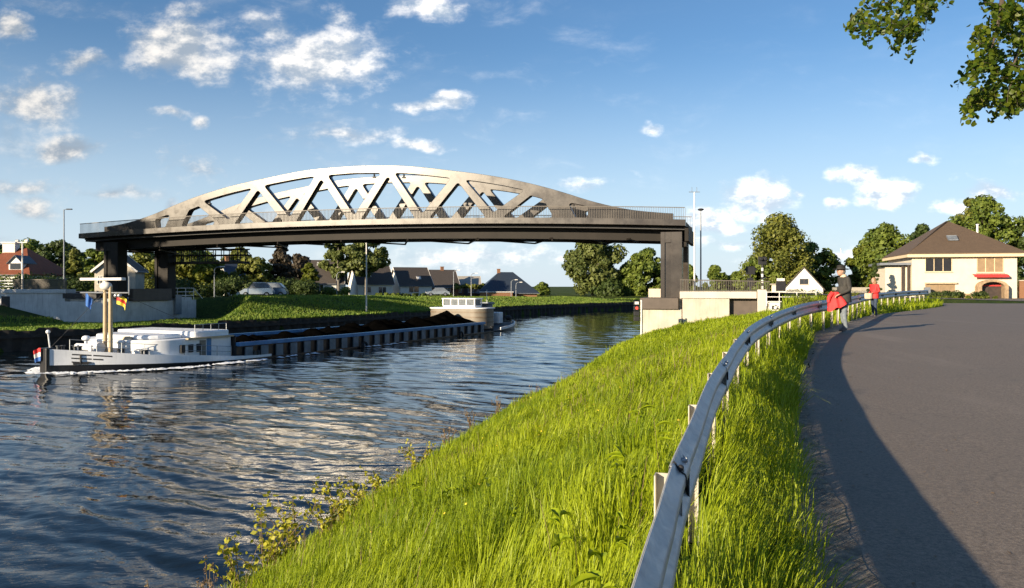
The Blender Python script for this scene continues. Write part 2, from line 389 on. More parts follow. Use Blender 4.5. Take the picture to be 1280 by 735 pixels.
def npmesh(name, verts, faces, m, parent=None, tint=None, smooth=False, mats=None, midx=None):
    """verts (N,3), faces (F,k) arrays, fast path"""
    me = bpy.data.meshes.new(name); nv = len(verts); nf, k = faces.shape
    me.vertices.add(nv); me.vertices.foreach_set('co', np.ascontiguousarray(verts, dtype=np.float32).ravel())
    me.loops.add(nf*k); me.loops.foreach_set('vertex_index', np.ascontiguousarray(faces, dtype=np.int32).ravel())
    me.polygons.add(nf); me.polygons.foreach_set('loop_start', np.arange(0, nf*k, k, dtype=np.int32))
    try: me.polygons.foreach_set('loop_total', np.full(nf, k, dtype=np.int32))
    except Exception: pass
    if smooth: me.polygons.foreach_set('use_smooth', np.ones(nf, dtype=bool))
    me.update(calc_edges=True); me.validate()
    for mm in (mats or [m]): me.materials.append(mm)
    if midx is not None: me.polygons.foreach_set('material_index', midx.astype(np.int32))
    if tint is not None:
        a = me.attributes.new('tint', 'FLOAT', 'POINT'); a.data.foreach_set('value', np.ascontiguousarray(tint, dtype=np.float32))
    o = bpy.data.objects.new(name, me); COL.objects.link(o)
    if parent: o.parent = parent
    return o
def tag(o, label, cat, group=None):
    o['label'] = label; o['category'] = cat
    if group: o['group'] = group
    return o
def struct(o): o['kind'] = 'structure'; return o
def thing(name, label, cat, loc=(0,0,0), rz=0.0, group=None):
    e = bpy.data.objects.new(name, None); COL.objects.link(e); e.location = loc; e.rotation_euler = (0,0,rz); e.empty_display_size = .3
    return tag(e, label, cat, group)
def copy_thing(o, label=None, loc=None, rz=None, scale=None):
    def rec(a, par):
        c = a.copy(); COL.objects.link(c)
        if par: c.parent = par
        for ch in kids.get(a.name, []): rec(ch, c)
        return c
    kids = {}
    for x in list(COL.objects):
        if x.parent: kids.setdefault(x.parent.name, []).append(x)
    c = rec(o, None)
    if label: c['label'] = label
    if loc is not None: c.location = loc
    if rz is not None: c.rotation_euler = (0,0,rz)
    if scale is not None: c.scale = scale
    return c
def spline(pts, step=.5):                               # Catmull-Rom through 2-D points
    P = [np.array(p, float) for p in pts]; P = [2*P[0]-P[1]]+P+[2*P[-1]-P[-2]]; o = []
    for i in range(1, len(P)-2):
        n = max(2, int(np.linalg.norm(P[i+1]-P[i])/step))
        for k in range(n):
            t = k/n
            o.append(.5*((2*P[i])+(-P[i-1]+P[i+1])*t+(2*P[i-1]-5*P[i]+4*P[i+1]-P[i+2])*t*t+(-P[i-1]+3*P[i]-3*P[i+1]+P[i+2])*t**3))
    o.append(P[-2]); return np.array(o)
def pdist(X, Y, poly):
    """distance to a polyline and side (+1 = right of its direction)"""
    best = np.full(X.shape, 1e18); side = np.zeros(X.shape)
    for (a, b) in zip(poly[:-1], poly[1:]):
        d = b-a; L2 = d@d
        t = np.clip(((X-a[0])*d[0]+(Y-a[1])*d[1])/L2, 0, 1)
        dx = X-(a[0]+t*d[0]); dy = Y-(a[1]+t*d[1]); q = dx*dx+dy*dy
        c = d[0]*(Y-a[1])-d[1]*(X-a[0])
        m = q < best; best = np.where(m, q, best); side = np.where(m, -np.sign(c), side)
    return np.sqrt(best), side
def sm(x): x = np.clip(x, 0, 1); return x*x*(3-2*x)
def vnoise(X, Y, s, seed=0):                            # smooth value noise, numpy
    r = np.random.default_rng(seed).random((256, 256))
    x = X/s; y = Y/s; i = np.floor(x).astype(int); j = np.floor(y).astype(int); fx = x-i; fy = y-j
    fx = fx*fx*(3-2*fx); fy = fy*fy*(3-2*fy); g = lambda a, b: r[a & 255, b & 255]
    return (g(i,j)*(1-fx)+g(i+1,j)*fx)*(1-fy)+(g(i,j+1)*(1-fx)+g(i+1,j+1)*fx)*fy

# ------------------------------------------------------------------ lay of the land
def zr(y): return -.42*np.clip(1-np.asarray(y, float)/22.0, 0, 1.25)      # the road climbs gently towards the bridge
NS = spline([(-12,-45),(-8,-12),(-6.4,3),(-4.6,11.9),(-3.3,18.6),(-2.1,24),(-.2,32.8),(2.4,40),(6.4,55),(10.5,66),(15.5,80),(27,108),(48,145),(80,185),(200,300),(1500,1500)], 6.0)
FB = spline([(-130,-45),(-75,18),(-40,60),(-29.5,74.5),(-21,88),(-11.5,110),(2,140),(23,170),(60,212),(190,330),(1480,1530)], 6.0)
RAIL = spline([(-.80,-2.2),(-.24,0),(.292,2.01),(.488,2.71),(.666,3.36),(.946,4.26),(1.473,5.99),(2.11,7.88),(2.54,9.15),(3.54,11.88),(4.86,15.0),(6.30,18.07),(7.62,20.6),(9.39,23.6),(13.2,30.8),(17.3,38),(27,52)], .25)
BT = spline([(-12,-45),(-3.2,-10),(-1.1,-2.2),(-.54,0),(.36,3.36),(1.17,6.0),(2.2,9.15),(3.2,11.9),(4.5,15.1),(7.2,20.7),(11.9,29.3),(16.2,37),(24,49),(29,58),(33,70),(45,95),(75,130),(120,170),(300,300),(1600,1500)], 4.0)
EDGE = spline([(-1.0,-8),(.55,0),(1.855,4.22),(2.15,5.37),(2.81,7.55),(4.0,11.05),(5.56,15.03),(7.4,19.4),(8.2,21.8),(11.1,26.6),(14.3,32.6),(16.8,36.2),(27.5,51),(32,62),(38,75)], .12)
BA = np.array((.9605,-.2782)); BN = np.array((.2782,.9605)); L0 = np.array((-44.9,82.95)); BROT = math.atan2(-.2782,.9605); SPAN = 61.6
def bridge_tq(X, Y): return (X-L0[0])*BA[0]+(Y-L0[1])*BA[1], (X-L0[0])*BN[0]+(Y-L0[1])*BN[1]
def bw(t, q): p = L0+BA*t+BN*q; return float(p[0]), float(p[1])
def height(X, Y):
    dn, sn = pdist(X, Y, NS); df, sf = pdist(X, Y, FB); dr, sr = pdist(X, Y, BT)
    near = sn > 0; far = sf < 0
    z = np.full(X.shape, ZW-2.4)
    z = np.where(~near & ~far, ZW-.35-np.minimum(2.2, .8*np.minimum(dn, df)), z)
    s = dn/(dn+dr+1e-6)
    p = .85-.38*sm((Y-34)/24)
    zb = ZW-.25+(-ZW+.20+zr(Y))*np.power(np.clip(s,0,1), p)
    zn = np.where(sr < 0, zb, zr(Y)-.05)
    zn = zn+np.where(sr < 0, (vnoise(X,Y,1.3,3)-.5)*.14*np.minimum(1,dn/1.5)*np.minimum(1,dr/1.0), 0)
    lower = sm((Y-95)/80)*1.15
    zn = zn-np.where(sr > 0, lower*(sm((60-X)/30)), 0)
    t, q = bridge_tq(X, Y)
    rz = np.interp(t, [SPAN, SPAN+6, SPAN+14, SPAN+30], [.80,.74,.45,-.04])
    side = np.where(q < 4, np.where(t > SPAN+7.5, rz-np.clip(-.2-q,0,99)*.5, -9), rz-np.clip(q-9.2,0,99)*.45)
    zn = np.where((t > SPAN+.2) & (t < SPAN+30), np.maximum(zn, np.minimum(side, rz)), zn)
    zc = np.interp(Y, [40,95,130,170,230], [.05,.05,-.50,-1.15,-1.25])
    zp = np.interp(Y, [60,110,170,260], [.0,-.45,-.75,-1.2])
    a = sm(df/12.0)
    zf = -2.1+(zc+2.1)*a; zf = zf+(zp-zc)*sm((df-15)/18)
    zf = zf+(vnoise(X,Y,2.6,5)-.5)*.22*sm(df/2)*sm((60-df)/30)
    rzl = np.full(X.shape, .62)
    sideL = np.where(q < 2, -9, rzl-np.clip(q-9.4,0,99)*.45)
    zf = np.where((t < -.5) & (t > -80), np.maximum(zf, np.minimum(sideL, rzl)), zf)
    zf = np.where((t < 0) & (t > -80) & (q >= 1.3) & (q < 4), np.maximum(zf, .60), zf)
    lw = np.where((t > -40) & (t < 55) & (q < 1.3) & (q > -40), -2.5+np.clip((-t-.5)/12.5,0,1)*2.4+sm((t-(9+(10-q)*.68))/9)*3.2, 9)   # low ground before the left wall
    zf = np.minimum(zf, lw)
    lowf = (t > -.6) & (q >= 1.2); zf = np.where(lowf, np.minimum(zf, -2.5+sm((t-(9+(10-np.minimum(q,13))*.68))/7)*3.2+sm((q-13)/5)*3.0), zf)
    return np.where(near, zn, np.where(far, zf, z))
def H(x, y): return float(height(np.array([float(x)]), np.array([float(y)]))[0])
def axis(parts):
    o = []
    for a, b, s in parts: o += list(np.arange(a, b, s))
    return np.array(o+[parts[-1][1]])
geo = lambda a, b, n: list(np.geomspace(a, b, n))
xs = np.array([-x for x in geo(90,7000,26)][::-1]+list(axis([(-84,-56,3),(-56,-14,1.1),(-14,24,.42),(24,60,1.1),(60,96,3)]))+geo(110,7000,24))
ys = np.array([-4000,-1200,-400,-150,-80]+list(axis([(-45,-4,4),(-4,44,.45),(44,100,.9),(100,190,2.5),(190,330,8)]))+geo(345,7500,30))
GX, GY = np.meshgrid(xs, ys); GZ = height(GX.ravel(), GY.ravel())
nx, ny = len(xs), len(ys); idx = np.arange(nx*ny).reshape(ny, nx)
gf = np.stack([idx[:-1,:-1], idx[:-1,1:], idx[1:,1:], idx[1:,:-1]], -1).reshape(-1,4)
g = npmesh('ground', np.stack([GX.ravel(), GY.ravel(), GZ], 1), gf, M['turf'], smooth=True); struct(g)

# road: asphalt up to the curved edge, widening into the forecourt of the house
def sheet(name, L, Rr, z, m, nx=10):
    L = np.array(L); Rr = np.array(Rr); n = len(L); vs = []; k = nx+1
    for i in range(n):
        for j in range(k): p = L[i]*(1-j/nx)+Rr[i]*(j/nx); vs.append((p[0], p[1], z+float(zr(L[i][1]))))
    id_ = np.arange(n*k).reshape(n,k)
    fs = np.stack([id_[:-1,:-1], id_[:-1,1:], id_[1:,1:], id_[1:,:-1]], -1).reshape(-1,4)
    return struct(npmesh(name, np.array(vs), fs, m))
e = EDGE.copy(); jag = (vnoise(e[:,0]*1.0, e[:,1], .7, 9)-.5)*.16+(vnoise(e[:,0]*3, e[:,1]*3, .5, 19)-.5)*.07; e[:,0] += jag
far_r = np.stack([np.interp(e[:,1], [-8,0,26,51,75], [9,12,34,62,80]), e[:,1]], 1)
sheet('road', e, far_r, .004, M['asphalt'], 8)
sheet('forecourt', [(32,62.5),(38,75.3),(43.5,84.5)], [(70,57),(82,70),(86,77)], .001, M['asphalt'], 6)
gv = EDGE[(EDGE[:,1] > -8) & (EDGE[:,1] < 30)]
wid = np.interp(gv[:,1], [-8,3,5,9,15,30], [.55,.42,.26,.14,.10,.06]); dirs = np.gradient(gv, axis=0); nrm = np.stack([-dirs[:,1], dirs[:,0]], 1); nrm /= np.linalg.norm(nrm, axis=1)[:,None]
wj = wid*(.7+.6*vnoise(gv[:,0]*3, gv[:,1]*3, 1.0, 4))
sheet('gravel_verge', gv+nrm*wj[:,None], gv-nrm*(np.interp(gv[:,1],[-8,5,9,16],[.13,.11,.06,.04])*(.3+1.3*vnoise(gv[:,0]*2.5,gv[:,1]*2.5,.6,14)))[:,None], .010, M['gravel'], 3)
# approach road of the bridge on the right bank and on the left bank
vs = []; 
def ribbon(name, t0, t1, q0, q1, zf_, m, n=12):
    L = [bw(t0+(t1-t0)*i/n, q0) for i in range(n+1)]; Rr = [bw(t0+(t1-t0)*i/n, q1) for i in range(n+1)]
    vs = []; 
    for i in range(n+1): z = zf_(t0+(t1-t0)*i/n); vs += [L[i]+(z,), Rr[i]+(z,)]
    fs = np.array([(2*i,2*i+1,2*i+3,2*i+2) for i in range(n)]); return struct(npmesh(name, np.array(vs), fs, m))
ribbon('approach_road', SPAN+.6, SPAN+25, .6, 8.6, lambda t: float(np.interp(t, [SPAN,SPAN+6,SPAN+14,SPAN+30],[.80,.74,.45,-.04]))+.03, M['asphalt'])
ribbon('approach_road', -60, -.8, .9, 8.6, lambda t: .66, M['asphalt'])

# water: a sheet of real waves, fine near the eye
def water():
    def grid(r0, r1, nr, a0, a1, na):
        r = np.geomspace(r0, r1, nr); a = np.linspace(a0, a1, na); A, Rr = np.meshgrid(a, r); return Rr*np.sin(A), Rr*np.cos(A)
    X, Y = grid(7.5, 330, 800, R(-36), R(24), 400)
    rg = np.random.default_rng(5); Z = np.zeros(X.shape); D = np.hypot(X, Y)
    X2 = X+(vnoise(X,Y,7,21)-.5)*2.2; Y2 = Y+(vnoise(X,Y,6,22)-.5)*2.2
    for k in range(52):
        lam = .36*(1.06**k) if k < 44 else rg.uniform(2.5, 6)
        th = R(66)+rg.normal(0, .50); amp = (.0031 if lam < 2.4 else .0016)*lam**.85*rg.uniform(.5,1.3)
        kk = 2*math.pi/lam; ph = kk*(X2*math.cos(th)+Y2*math.sin(th))+rg.uniform(0, 6.28)
        Z += amp*np.sin(ph)*sm((lam-.009*D)/(.010*D+.02))*(.35+1.2*vnoise(X,Y,8,k))
    # bow wash and wake of the barge
    Z += .10*np.exp(-((X+25.5)**2+(Y-43.8)**2)/9.0)
    n, k = X.shape; id_ = np.arange(n*k).reshape(n,k)
    fs = np.stack([id_[:-1,:-1], id_[:-1,1:], id_[1:,1:], id_[1:,:-1]], -1).reshape(-1,4)
    V = np.stack([X.ravel(), Y.ravel(), ZW+Z.ravel()], 1)
    # flat surround, sharing the water level, beyond the detailed fan
    def fan(r0, r1, a0, a1, na):
        a = np.linspace(a0, a1, na); return np.concatenate([np.stack([r0*np.sin(a), r0*np.cos(a), a*0+ZW],1), np.stack([r1*np.sin(a), r1*np.cos(a), a*0+ZW],1)])
    parts = [V]; F_ = [fs]; base = len(V)
    for (r0, r1, a0, a1) in ((330,2600,R(-36),R(24)),(7.5,2600,R(24),R(324)),(.01,7.5,R(0),R(360))):
        f = fan(r0, r1, a0, a1, 60); parts.append(f); ii = np.arange(59)
        F_.append(np.stack([ii, ii+1, ii+61, ii+60], 1)+base); base += len(f)
    return npmesh('water', np.concatenate(parts), np.concatenate(F_), M['water'], smooth=True)
struct(water())
# ------------------------------------------------------------------ bridge (raised lift bridge with two arch trusses)
TM = 31.1
def deckz(t): return 6.72+.72*(1-((t-TM)/TM)**2)          # top of the deck edge
AT = np.array([0,5,10.35,14,17.25,20,22.1,24,26,28.4,29.6]); AZ = np.array([12.55,12.34,11.62,11.0,10.24,9.42,8.70,8.16,7.72,7.42,7.32])
def archz(t): return float(np.interp(abs(t-TM), AT, AZ))
_cz = spline(list(zip(AT, AZ)), .4)
def archz(t): return float(np.interp(abs(t-TM), _cz[:,0], _cz[:,1]))
bridge = thing('lift_bridge', 'long bronze steel arch bridge raised on four columns across the canal', 'bridge', (L0[0], L0[1], 0), BROT)
def rounded(poly, rad):                                  # rounded polygon corners
    n = len(poly); o = []
    for i in range(n):
        p = Vector(poly[i]); a = Vector(poly[i-1]); b = Vector(poly[(i+1) % n]); r = rad[i] if hasattr(rad,'__len__') else rad
        u = (a-p); v2 = (b-p); lu = u.length; lv = v2.length; u.normalize(); v2.normalize()
        ang = u.angle(v2); d = min(r/max(.05, math.tan(ang/2)), .46*lu, .46*lv)
        s = p+u*d; e2 = p+v2*d
        for k in range(7):
            t = k/6; o.append(((1-t)**2)*s+2*t*(1-t)*p+t*t*e2)
    return o
def arch_mesh():
    cu = bpy.data.curves.new('arch_truss', 'CURVE'); cu.dimensions = '2D'; cu.fill_mode = 'BOTH'; cu.extrude = .36; cu.bevel_depth = .02; cu.bevel_resolution = 0
    def add(pts):
        sp = cu.splines.new('POLY'); sp.points.add(len(pts)-1)
        for q, p in zip(sp.points, pts): q.co = (p[0], p[1], 0, 1)
        sp.use_cyclic_u = True
    ts = np.linspace(TM-28.6, TM+29.4, 90)
    add([(t, archz(t)) for t in ts]+[(t, deckz(t)-.25) for t in ts[::-1]])
    ch = .66
    def cz(t): return archz(t)-ch
    nb = [TM+6.85*k for k in range(-3, 4)]; ntop = [TM+3.45*(2*k+1) for k in range(-3, 3)]; hw = .50
    db = lambda t: deckz(t)+.05
    for k in range(-2, 3):                                # inverted trapezoids above the bottom nodes
        B = TM+6.85*k; T0 = TM+6.9*k-3.45; T1 = TM+6.9*k+3.45
        top = [(t, cz(t)) for t in np.linspace(T0+.62, T1-.62, 7)]
        body = [(B+.12, db(B)+.55), (B-.12, db(B)+.55)]
        poly = top+body[:1]+body[1:]
        rad = [.55]+[.01]*5+[.55, .3, .3]
        add(rounded(poly, rad))
    for T in ntop:                                        # triangles under the top nodes
        i = round((T-TM)/6.9-.5); B0 = TM+6.85*i; B1 = TM+6.85*(i+1)
        zt = cz(T)-.42
        if abs(T-TM) > 14: 
            out_ = 1 if T > TM else -1
            Bi = TM+out_*13.7
            poly = [(T-.12*out_, zt+.1), (Bi+out_*.78, db(Bi)), (T+out_*2.0, db(T+out_*2.0)), (T+out_*1.0, zt-.25)]
            add(rounded(poly if out_ > 0 else poly, [.25,.15,.3,.4])); continue
        poly = [(T, zt+.15), (B1-.66, db(B1)), (B0+.66, db(B0))]
        add(rounded(poly, [.28,.15,.15]))
    for s in (-1, 1):                                     # small openings beside the end webs
        t0 = TM+s*20.35; t1 = TM+s*22.3
        poly = [(t0, cz(t0)-.05), (t1, cz(t1)+.15), (t1-s*.1, db(t1)+.05), (t0+s*.75, db(t0)+.05)]
        add(rounded(poly, [.35,.35,.3,.3]))
    ob = bpy.data.objects.new('tmp_arch', cu); COL.objects.link(ob)
    bpy.context.view_layer.update()
    dg = bpy.context.evaluated_depsgraph_get()
    me = bpy.data.meshes.new_from_object(ob.evaluated_get(dg)); bpy.data.objects.remove(ob)
    me.materials.clear(); me.materials.append(M['bronze']); me.name = 'arch_truss'
    me.transform(Matrix.Rotation(R(90), 4, 'X')); return me
am = arch_mesh()
for y in (1.15, 8.25):
    o = bpy.data.objects.new('arch_truss', am); COL.objects.link(o); o.parent = bridge; o.location = (0, y, 0)
def strip(prof, t0=0.0, t1=SPAN, n=40, both=True):        # sweep a (y,dz) section along the deck curve
    m = MB(); rings = []
    for t in np.linspace(t0, t1, n): rings.append([(t, y, deckz(t)+dz) for y, dz in prof])
    m.loft(rings); return m
strip([(.75,-.12),(8.65,-.12),(8.65,-.62),(.75,-.62)]).build('deck', M['bronze_shaded'], bridge)
for y0, y1 in ((-.05,.74),(8.66,9.45)):
    strip([(y0,0),(y1,0),(y1,-.50),(y0,-.50)]).build('edge_beam', M['bronze'], bridge)
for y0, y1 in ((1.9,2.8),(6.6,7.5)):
    strip([(y0,-.63),(y1,-.63),(y1,-1.72),(y0,-1.72)], .3, SPAN-.3).build('girder', M['bronze_shaded'], bridge)
m = MB()
for t in np.arange(2.2, SPAN-1, 3.42):
    z = deckz(t)-1.63
    m.box(t-.15, 2.82, z-.05, t+.15, 6.58, z+.8)
m.each('cross_beam', M['under'], bridge)
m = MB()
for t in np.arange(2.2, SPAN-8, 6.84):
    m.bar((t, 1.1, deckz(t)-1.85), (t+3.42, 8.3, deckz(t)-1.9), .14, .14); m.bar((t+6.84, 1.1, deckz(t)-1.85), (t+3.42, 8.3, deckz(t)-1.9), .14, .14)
m.each('wind_brace', M['bronze_shaded'], bridge)
strip([(.76,-.64),(8.64,-.64),(8.64,-.80),(.76,-.80)], .1, SPAN-.1).build('soffit', M['under'], bridge)
for y in (.08, 9.32):                                     # slatted deck railings
    m = MB()
    for t in np.arange(.1, SPAN, .145): z = deckz(t); m.box(t-.011, y-.018, z, t+.011, y+.018, z+.98)
    rings = [[(t, y-.035, deckz(t)+.97),(t, y+.035, deckz(t)+.97),(t, y+.035, deckz(t)+1.03),(t, y-.035, deckz(t)+1.03)] for t in np.linspace(.05, SPAN-.05, 40)]
    m.loft(rings); m.build('railing', M['rail_metal'], bridge)
for t0, mat_ in ((2.8, 'bronze_shaded'), (59.55, 'bronze')):     # columns; right ones slotted in the face, left ones in bronze darkened for shade
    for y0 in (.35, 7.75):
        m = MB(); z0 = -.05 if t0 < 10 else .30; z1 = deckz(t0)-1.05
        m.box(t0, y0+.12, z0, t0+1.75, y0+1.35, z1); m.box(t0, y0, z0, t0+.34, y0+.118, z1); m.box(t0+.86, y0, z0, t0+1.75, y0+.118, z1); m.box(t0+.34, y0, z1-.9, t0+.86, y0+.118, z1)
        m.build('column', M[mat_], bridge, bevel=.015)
m = MB(); m.box(SPAN-.1, .5, deckz(SPAN)-1.75, SPAN+.22, 9.0, deckz(SPAN)-.55); m.box(SPAN-.4, .6, deckz(SPAN)-2.2, SPAN+.05, 1.7, deckz(SPAN)-1.78); m.build('end_bearing', M['bronze_shaded'], bridge, bevel=.02)
m = MB()
for t in (15, 33, 36, 52): m.tube([(t, 1.15, archz(t)-.75), (t, 1.15, archz(t)-1.0)], .09, 8); m.box(t-.14, 1.0, archz(t)-1.08, t+.14, 1.3, archz(t)-.98)
m.each('arch_lamp', M['dark'], bridge)
# maintenance walkway hanging between the left columns
m = MB()
for y in (8.9, 9.9):
    for z in (3.9, 4.7, 5.35): m.bar((2.5, y, z), (13.6, y, z), .12, .14 if z > 3.95 else .26)
    for t in np.arange(2.6, 13.7, 1.05): m.bar((t, y, 3.85), (t, y, 5.4), .07, .07)
for t in (3.4, 8, 13): m.bar((t, 8.9, 3.86), (t, 9.9, 3.86), .12, .12); m.bar((t, 9.4, 5.0), (t, 8.6, 6.0), .1, .1)
m.box(2.5, 8.95, 3.80, 13.6, 9.85, 3.86)
m.build('maintenance_walkway', M['under'], bridge)

# right abutment
ab = thing('bridge_abutment', 'sunlit cream concrete abutment under the right end of the bridge', 'abutment', (L0[0], L0[1], 0), BROT)
m = MB(); m.box(58.2, -.7, -6, 61.35, 10, -.62); m.build('footing', M['concrete'], ab, bevel=.03)
m = MB(); m.box(58.0, -.95, -.615, 61.1, -.25, .30); m.box(58.0, -.245, -.615, 58.6, 10.2, .30); m.build('fender_beam', M['brown_box'], ab, bevel=.03)
m = MB(); m.box(58.9, -.2, -.61, 61.3, 9.9, .27); m.build('bearing_block', M['concrete'], ab)
m = MB(); m.box(58.35, 2.0, .31, 59.4, 3.2, 1.05); m.build('kerb_block', M['concrete'], ab)
m = MB(); m.box(61.4, -.62, -5, 65.1, .55, .28); m.box(65.1, .2, -5, 67.3, .55, .28); m.box(67.3, -.62, -5, 70.4, .55, .0); m.build('wing_wall', M['concrete'], ab, bevel=.02)
m = MB(); m.box(61.2, -.75, .285, 67.2, .6, .84); m.build('coping', M['cope'], ab, bevel=.025)
m = MB(); m.box(67.25, -.8, -1.6, 67.95, .62, 1.0); m.build('pillar', M['cope'], ab, bevel=.03)
m = MB(); m.box(65.12, -.02, -2.2, 67.22, .18, .2); m.build('gate_panel', M['brown_box'], ab)
m = MB()
for t in np.arange(61.25, 68.2, .135): m.box(t-.02, -.70, .845, t+.02, -.645, 1.78-.02*(t-60))
m.bar((61.2, -.672, 1.80), (68.2, -.672, 1.64), .07, .07); m.bar((61.2,-.672,.93), (68.2,-.672,.91), .05, .05)
m.build('slat_railing', M['rail_metal'], ab)
m = MB()
for z in (.05, .42, .80):
    m.tube([(67.9,-.78,z),(71.6,-.95,z),(71.9,.2,z)], .035, 6)
for t in (67.95, 68.9, 70.2, 71.6): m.tube([(t,-.80-.04*(t-68),-.3),(t,-.80-.04*(t-68),.82)], .035, 6)
m.tube([(67.9,-.85,.0),(69.2,-1.0,-.55),(69.9,-1.05,-.9)], .03, 6)
m.build('handrail', M['pole_white'], ab)
sg = thing('notice_sign', 'small square notice with dark camera symbol on the abutment wall', 'sign', bw(68.6, -.64)+(-.42,), BROT)
m = MB(); m.box(-.42,-.03,-.42,.42,.0,.42); m.build('panel', M['frame_white'], sg)
m = MB(); m.box(-.26,-.045,-.16,.26,-.031,.14); m.box(-.1,-.045,.14,.1,-.031,.22)
for k in range(4): pass
m.build('border', M['dark'], sg)
m = MB(); m.tube([(0,-.046,-.01),(0,-.052,-.01)], .11, 14); m.build('symbol', M['frame_white'], sg)

# left abutment
al = thing('bridge_abutment', 'shaded grey concrete abutment under the left end of the bridge', 'abutment', (L0[0], L0[1], 0), BROT)
m = MB(); m.box(-1.2, -.9, -6, 4.4, 12.8, -.32); m.build('footing', M['concrete_grey'], al, bevel=.03)
m = MB(); m.box(-44, -.55, -5, -1.25, 2.6, .55); m.build('wing_wall', M['concrete_grey'], al)
m = MB(); m.box(-44, -.7, .555, -1.0, .6, .95); m.build('coping', M['concrete_grey'], al, bevel=.02)
m = MB(); m.box(-.9, -.2, -.315, 4.1, 12.4, .0); m.build('bearing_block', M['concrete_grey'], al)
m = MB(); m.box(4.15, 2.3, -.30, 4.75, 8.2, 1.0); m.build('fender_beam', M['brown_box'], al, bevel=.03)
m = MB(); m.box(-9.6,-.60,-2.6,-8.5,-.552,.2); m.box(-1.24,-.85,.0,3.0,-.30,.52); m.each('recess_shade', M['dark'], al)  # dark boxes on the wall, put in for the shade of a hole
m = MB(); m.box(4.405, 8.9, -1.9, 4.7, 9.9, .3); m.build('ladder_box', M['grey_metal'], al)
m = MB()
for z in (.2, .62, 1.05): m.tube([(4.2,8.4,z),(4.2,12.6,z),(2.2,12.6,z)], .035, 6)
for y in (8.4, 9.8, 11.2, 12.6): m.tube([(4.2,y,-.3),(4.2,y,1.07)], .035, 6)
m.tube([(4.2,12.6,1.05),(4.2,13.3,.5),(4.2,14.2,-.2)], .04, 6)
m.build('handrail', M['pole_white'], al)
m = MB()
for t in np.arange(-8, -1.0, .13): m.box(t-.03, -.5, .955, t+.03, -.46, 1.95)
m.bar((-8.1,-.48,1.97), (-1,-.48,1.97), .07, .07)
m.build('slat_railing', M['rail_metal'], al)
m = MB()
for t in np.arange(-16, -8.1, 2.0): m.box(t-.05,-.55,.955,t+.05,-.43,1.85)
for z in (1.25, 1.55, 1.85): m.bar((-16,-.49,z), (-8.1,-.49,z), .06, .08)
m.build('handrail', M['steel'], al)

# sheet piling along the far bank, a capping beam on it
pw = thing('sheet_pile_wall', 'dark rusty sheet pile wall along the far bank', 'retaining wall', (float(FB[40][0]), float(FB[40][1]), ZW))
sp = spline([tuple(p) for p in FB], .36); sp = sp[(sp[:,1] > 20) & (sp[:,1] < 290)]
dirs = np.gradient(sp, axis=0); nrm = np.stack([dirs[:,1], -dirs[:,0]], 1); nrm /= np.linalg.norm(nrm, axis=1)[:,None]
ph = np.arange(len(sp)) % 4; off = np.where((ph == 0) | (ph == 1), .0, .26)
P2 = sp+nrm*(off+.12)[:,None]; n = len(P2); rgt = np.repeat(RNG.uniform(-.16,.14, n//4+1), 4)[:n]
V = np.concatenate([np.c_[P2, np.full(n, ZW-1.5)], np.c_[P2, -2.12+rgt]]); V -= np.array([FB[40][0], FB[40][1], ZW])
ii = np.arange(n-1); npmesh('sheet_piles', V, np.stack([ii, ii+1, ii+n+1, ii+n], -1), M['pile'], pw)
m = MB(); q = sp[::4]+nrm[::4]*.30
m.loft([[(x-FB[40][0], y-FB[40][1], 1.0), (x+d[0]*.2-FB[40][0], y+d[1]*.2-FB[40][1], 1.0), (x+d[0]*.2-FB[40][0], y+d[1]*.2-FB[40][1], 1.22), (x-FB[40][0], y-FB[40][1], 1.22)] for (x, y), d in zip(q, nrm[::4])])
m.build('waling', M['pile'], pw)

# ------------------------------------------------------------------ barge
bg_ = thing('cargo_barge', 'long low cargo barge with white bow passing under the bridge', 'barge', (-26.6, 45.7, ZW), math.atan2(.907, .42))
LB = 57.5
def hb(s):
    a = 4.75*(1-(1-min(s,11.5)/11.5)**2.3) if s < 11.5 else 4.75
    if s > 50.5: a *= math.sqrt(max(0.0, 1-((s-50.5)/8.2)**2.4))
    return max(a, .28)
def gz(s): return float(np.interp(s, [0,2,4.5,7.5,10,12,14,47,52,57.5], [1.42,1.18,.86,.64,.40,.32,.30,.30,.55,.95]))
def bz(s): return float(np.interp(s, [0,4.5,7.5,10,17], [.50,.32,.24,.17,.14]))
S_ = list(np.linspace(0, 11.5, 14))+list(np.linspace(13, 50, 14))+list(np.linspace(51, LB, 9))
m = MB(); m.loft([[(s+.35*(1-min(1,s/1.5))*0, -hb(s)*f, z) for f, z in ((.82,-1.2),(.97,-.2),(1,bz(s)),(1,gz(s)-.28))]+[(s, hb(s)*f, z) for f, z in ((1,gz(s)-.28),(1,bz(s)),(.97,-.2),(.82,-1.2))] for s in S_])
m.build('hull', M['barge_black'], bg_, smooth=True)
for sd in (-1, 1):                                        # white bulwark, tapering towards the hold
    m = MB(); rings = []
    for s in [x for x in S_ if x < 12]+[12.0,12.6,13.2]:
        y = hb(s)+.03; rings.append([(s-.02, sd*y, bz(s)), (s-.02, sd*y, max(gz(s), bz(s)+.03)), (s+.06, sd*max(.05,y-.12), max(gz(s), bz(s)+.03)), (s+.06, sd*max(.05,y-.12), bz(s))])
    m.loft(rings); m.build('bulwark', M['barge_white'], bg_, smooth=True)
    m = MB()
    for dz, s1 in ((.20,2.6),(.42,2.2),(.64,1.8)):
        m.loft([[(s, sd*(hb(s)+.036), gz(s)-dz-.075), (s, sd*(hb(s)+.036), gz(s)-dz+.0), (s, sd*(hb(s)+.045), gz(s)-dz+.0), (s, sd*(hb(s)+.045), gz(s)-dz-.075)] for s in np.linspace(.4, s1, 8)])
    m.each('stripe', M['stripe'], bg_)
m = MB(); m.box(-.22,-.30,-.3,.35,.30,1.5); m.build('stem_post', M['barge_black'], bg_, bevel=.08)
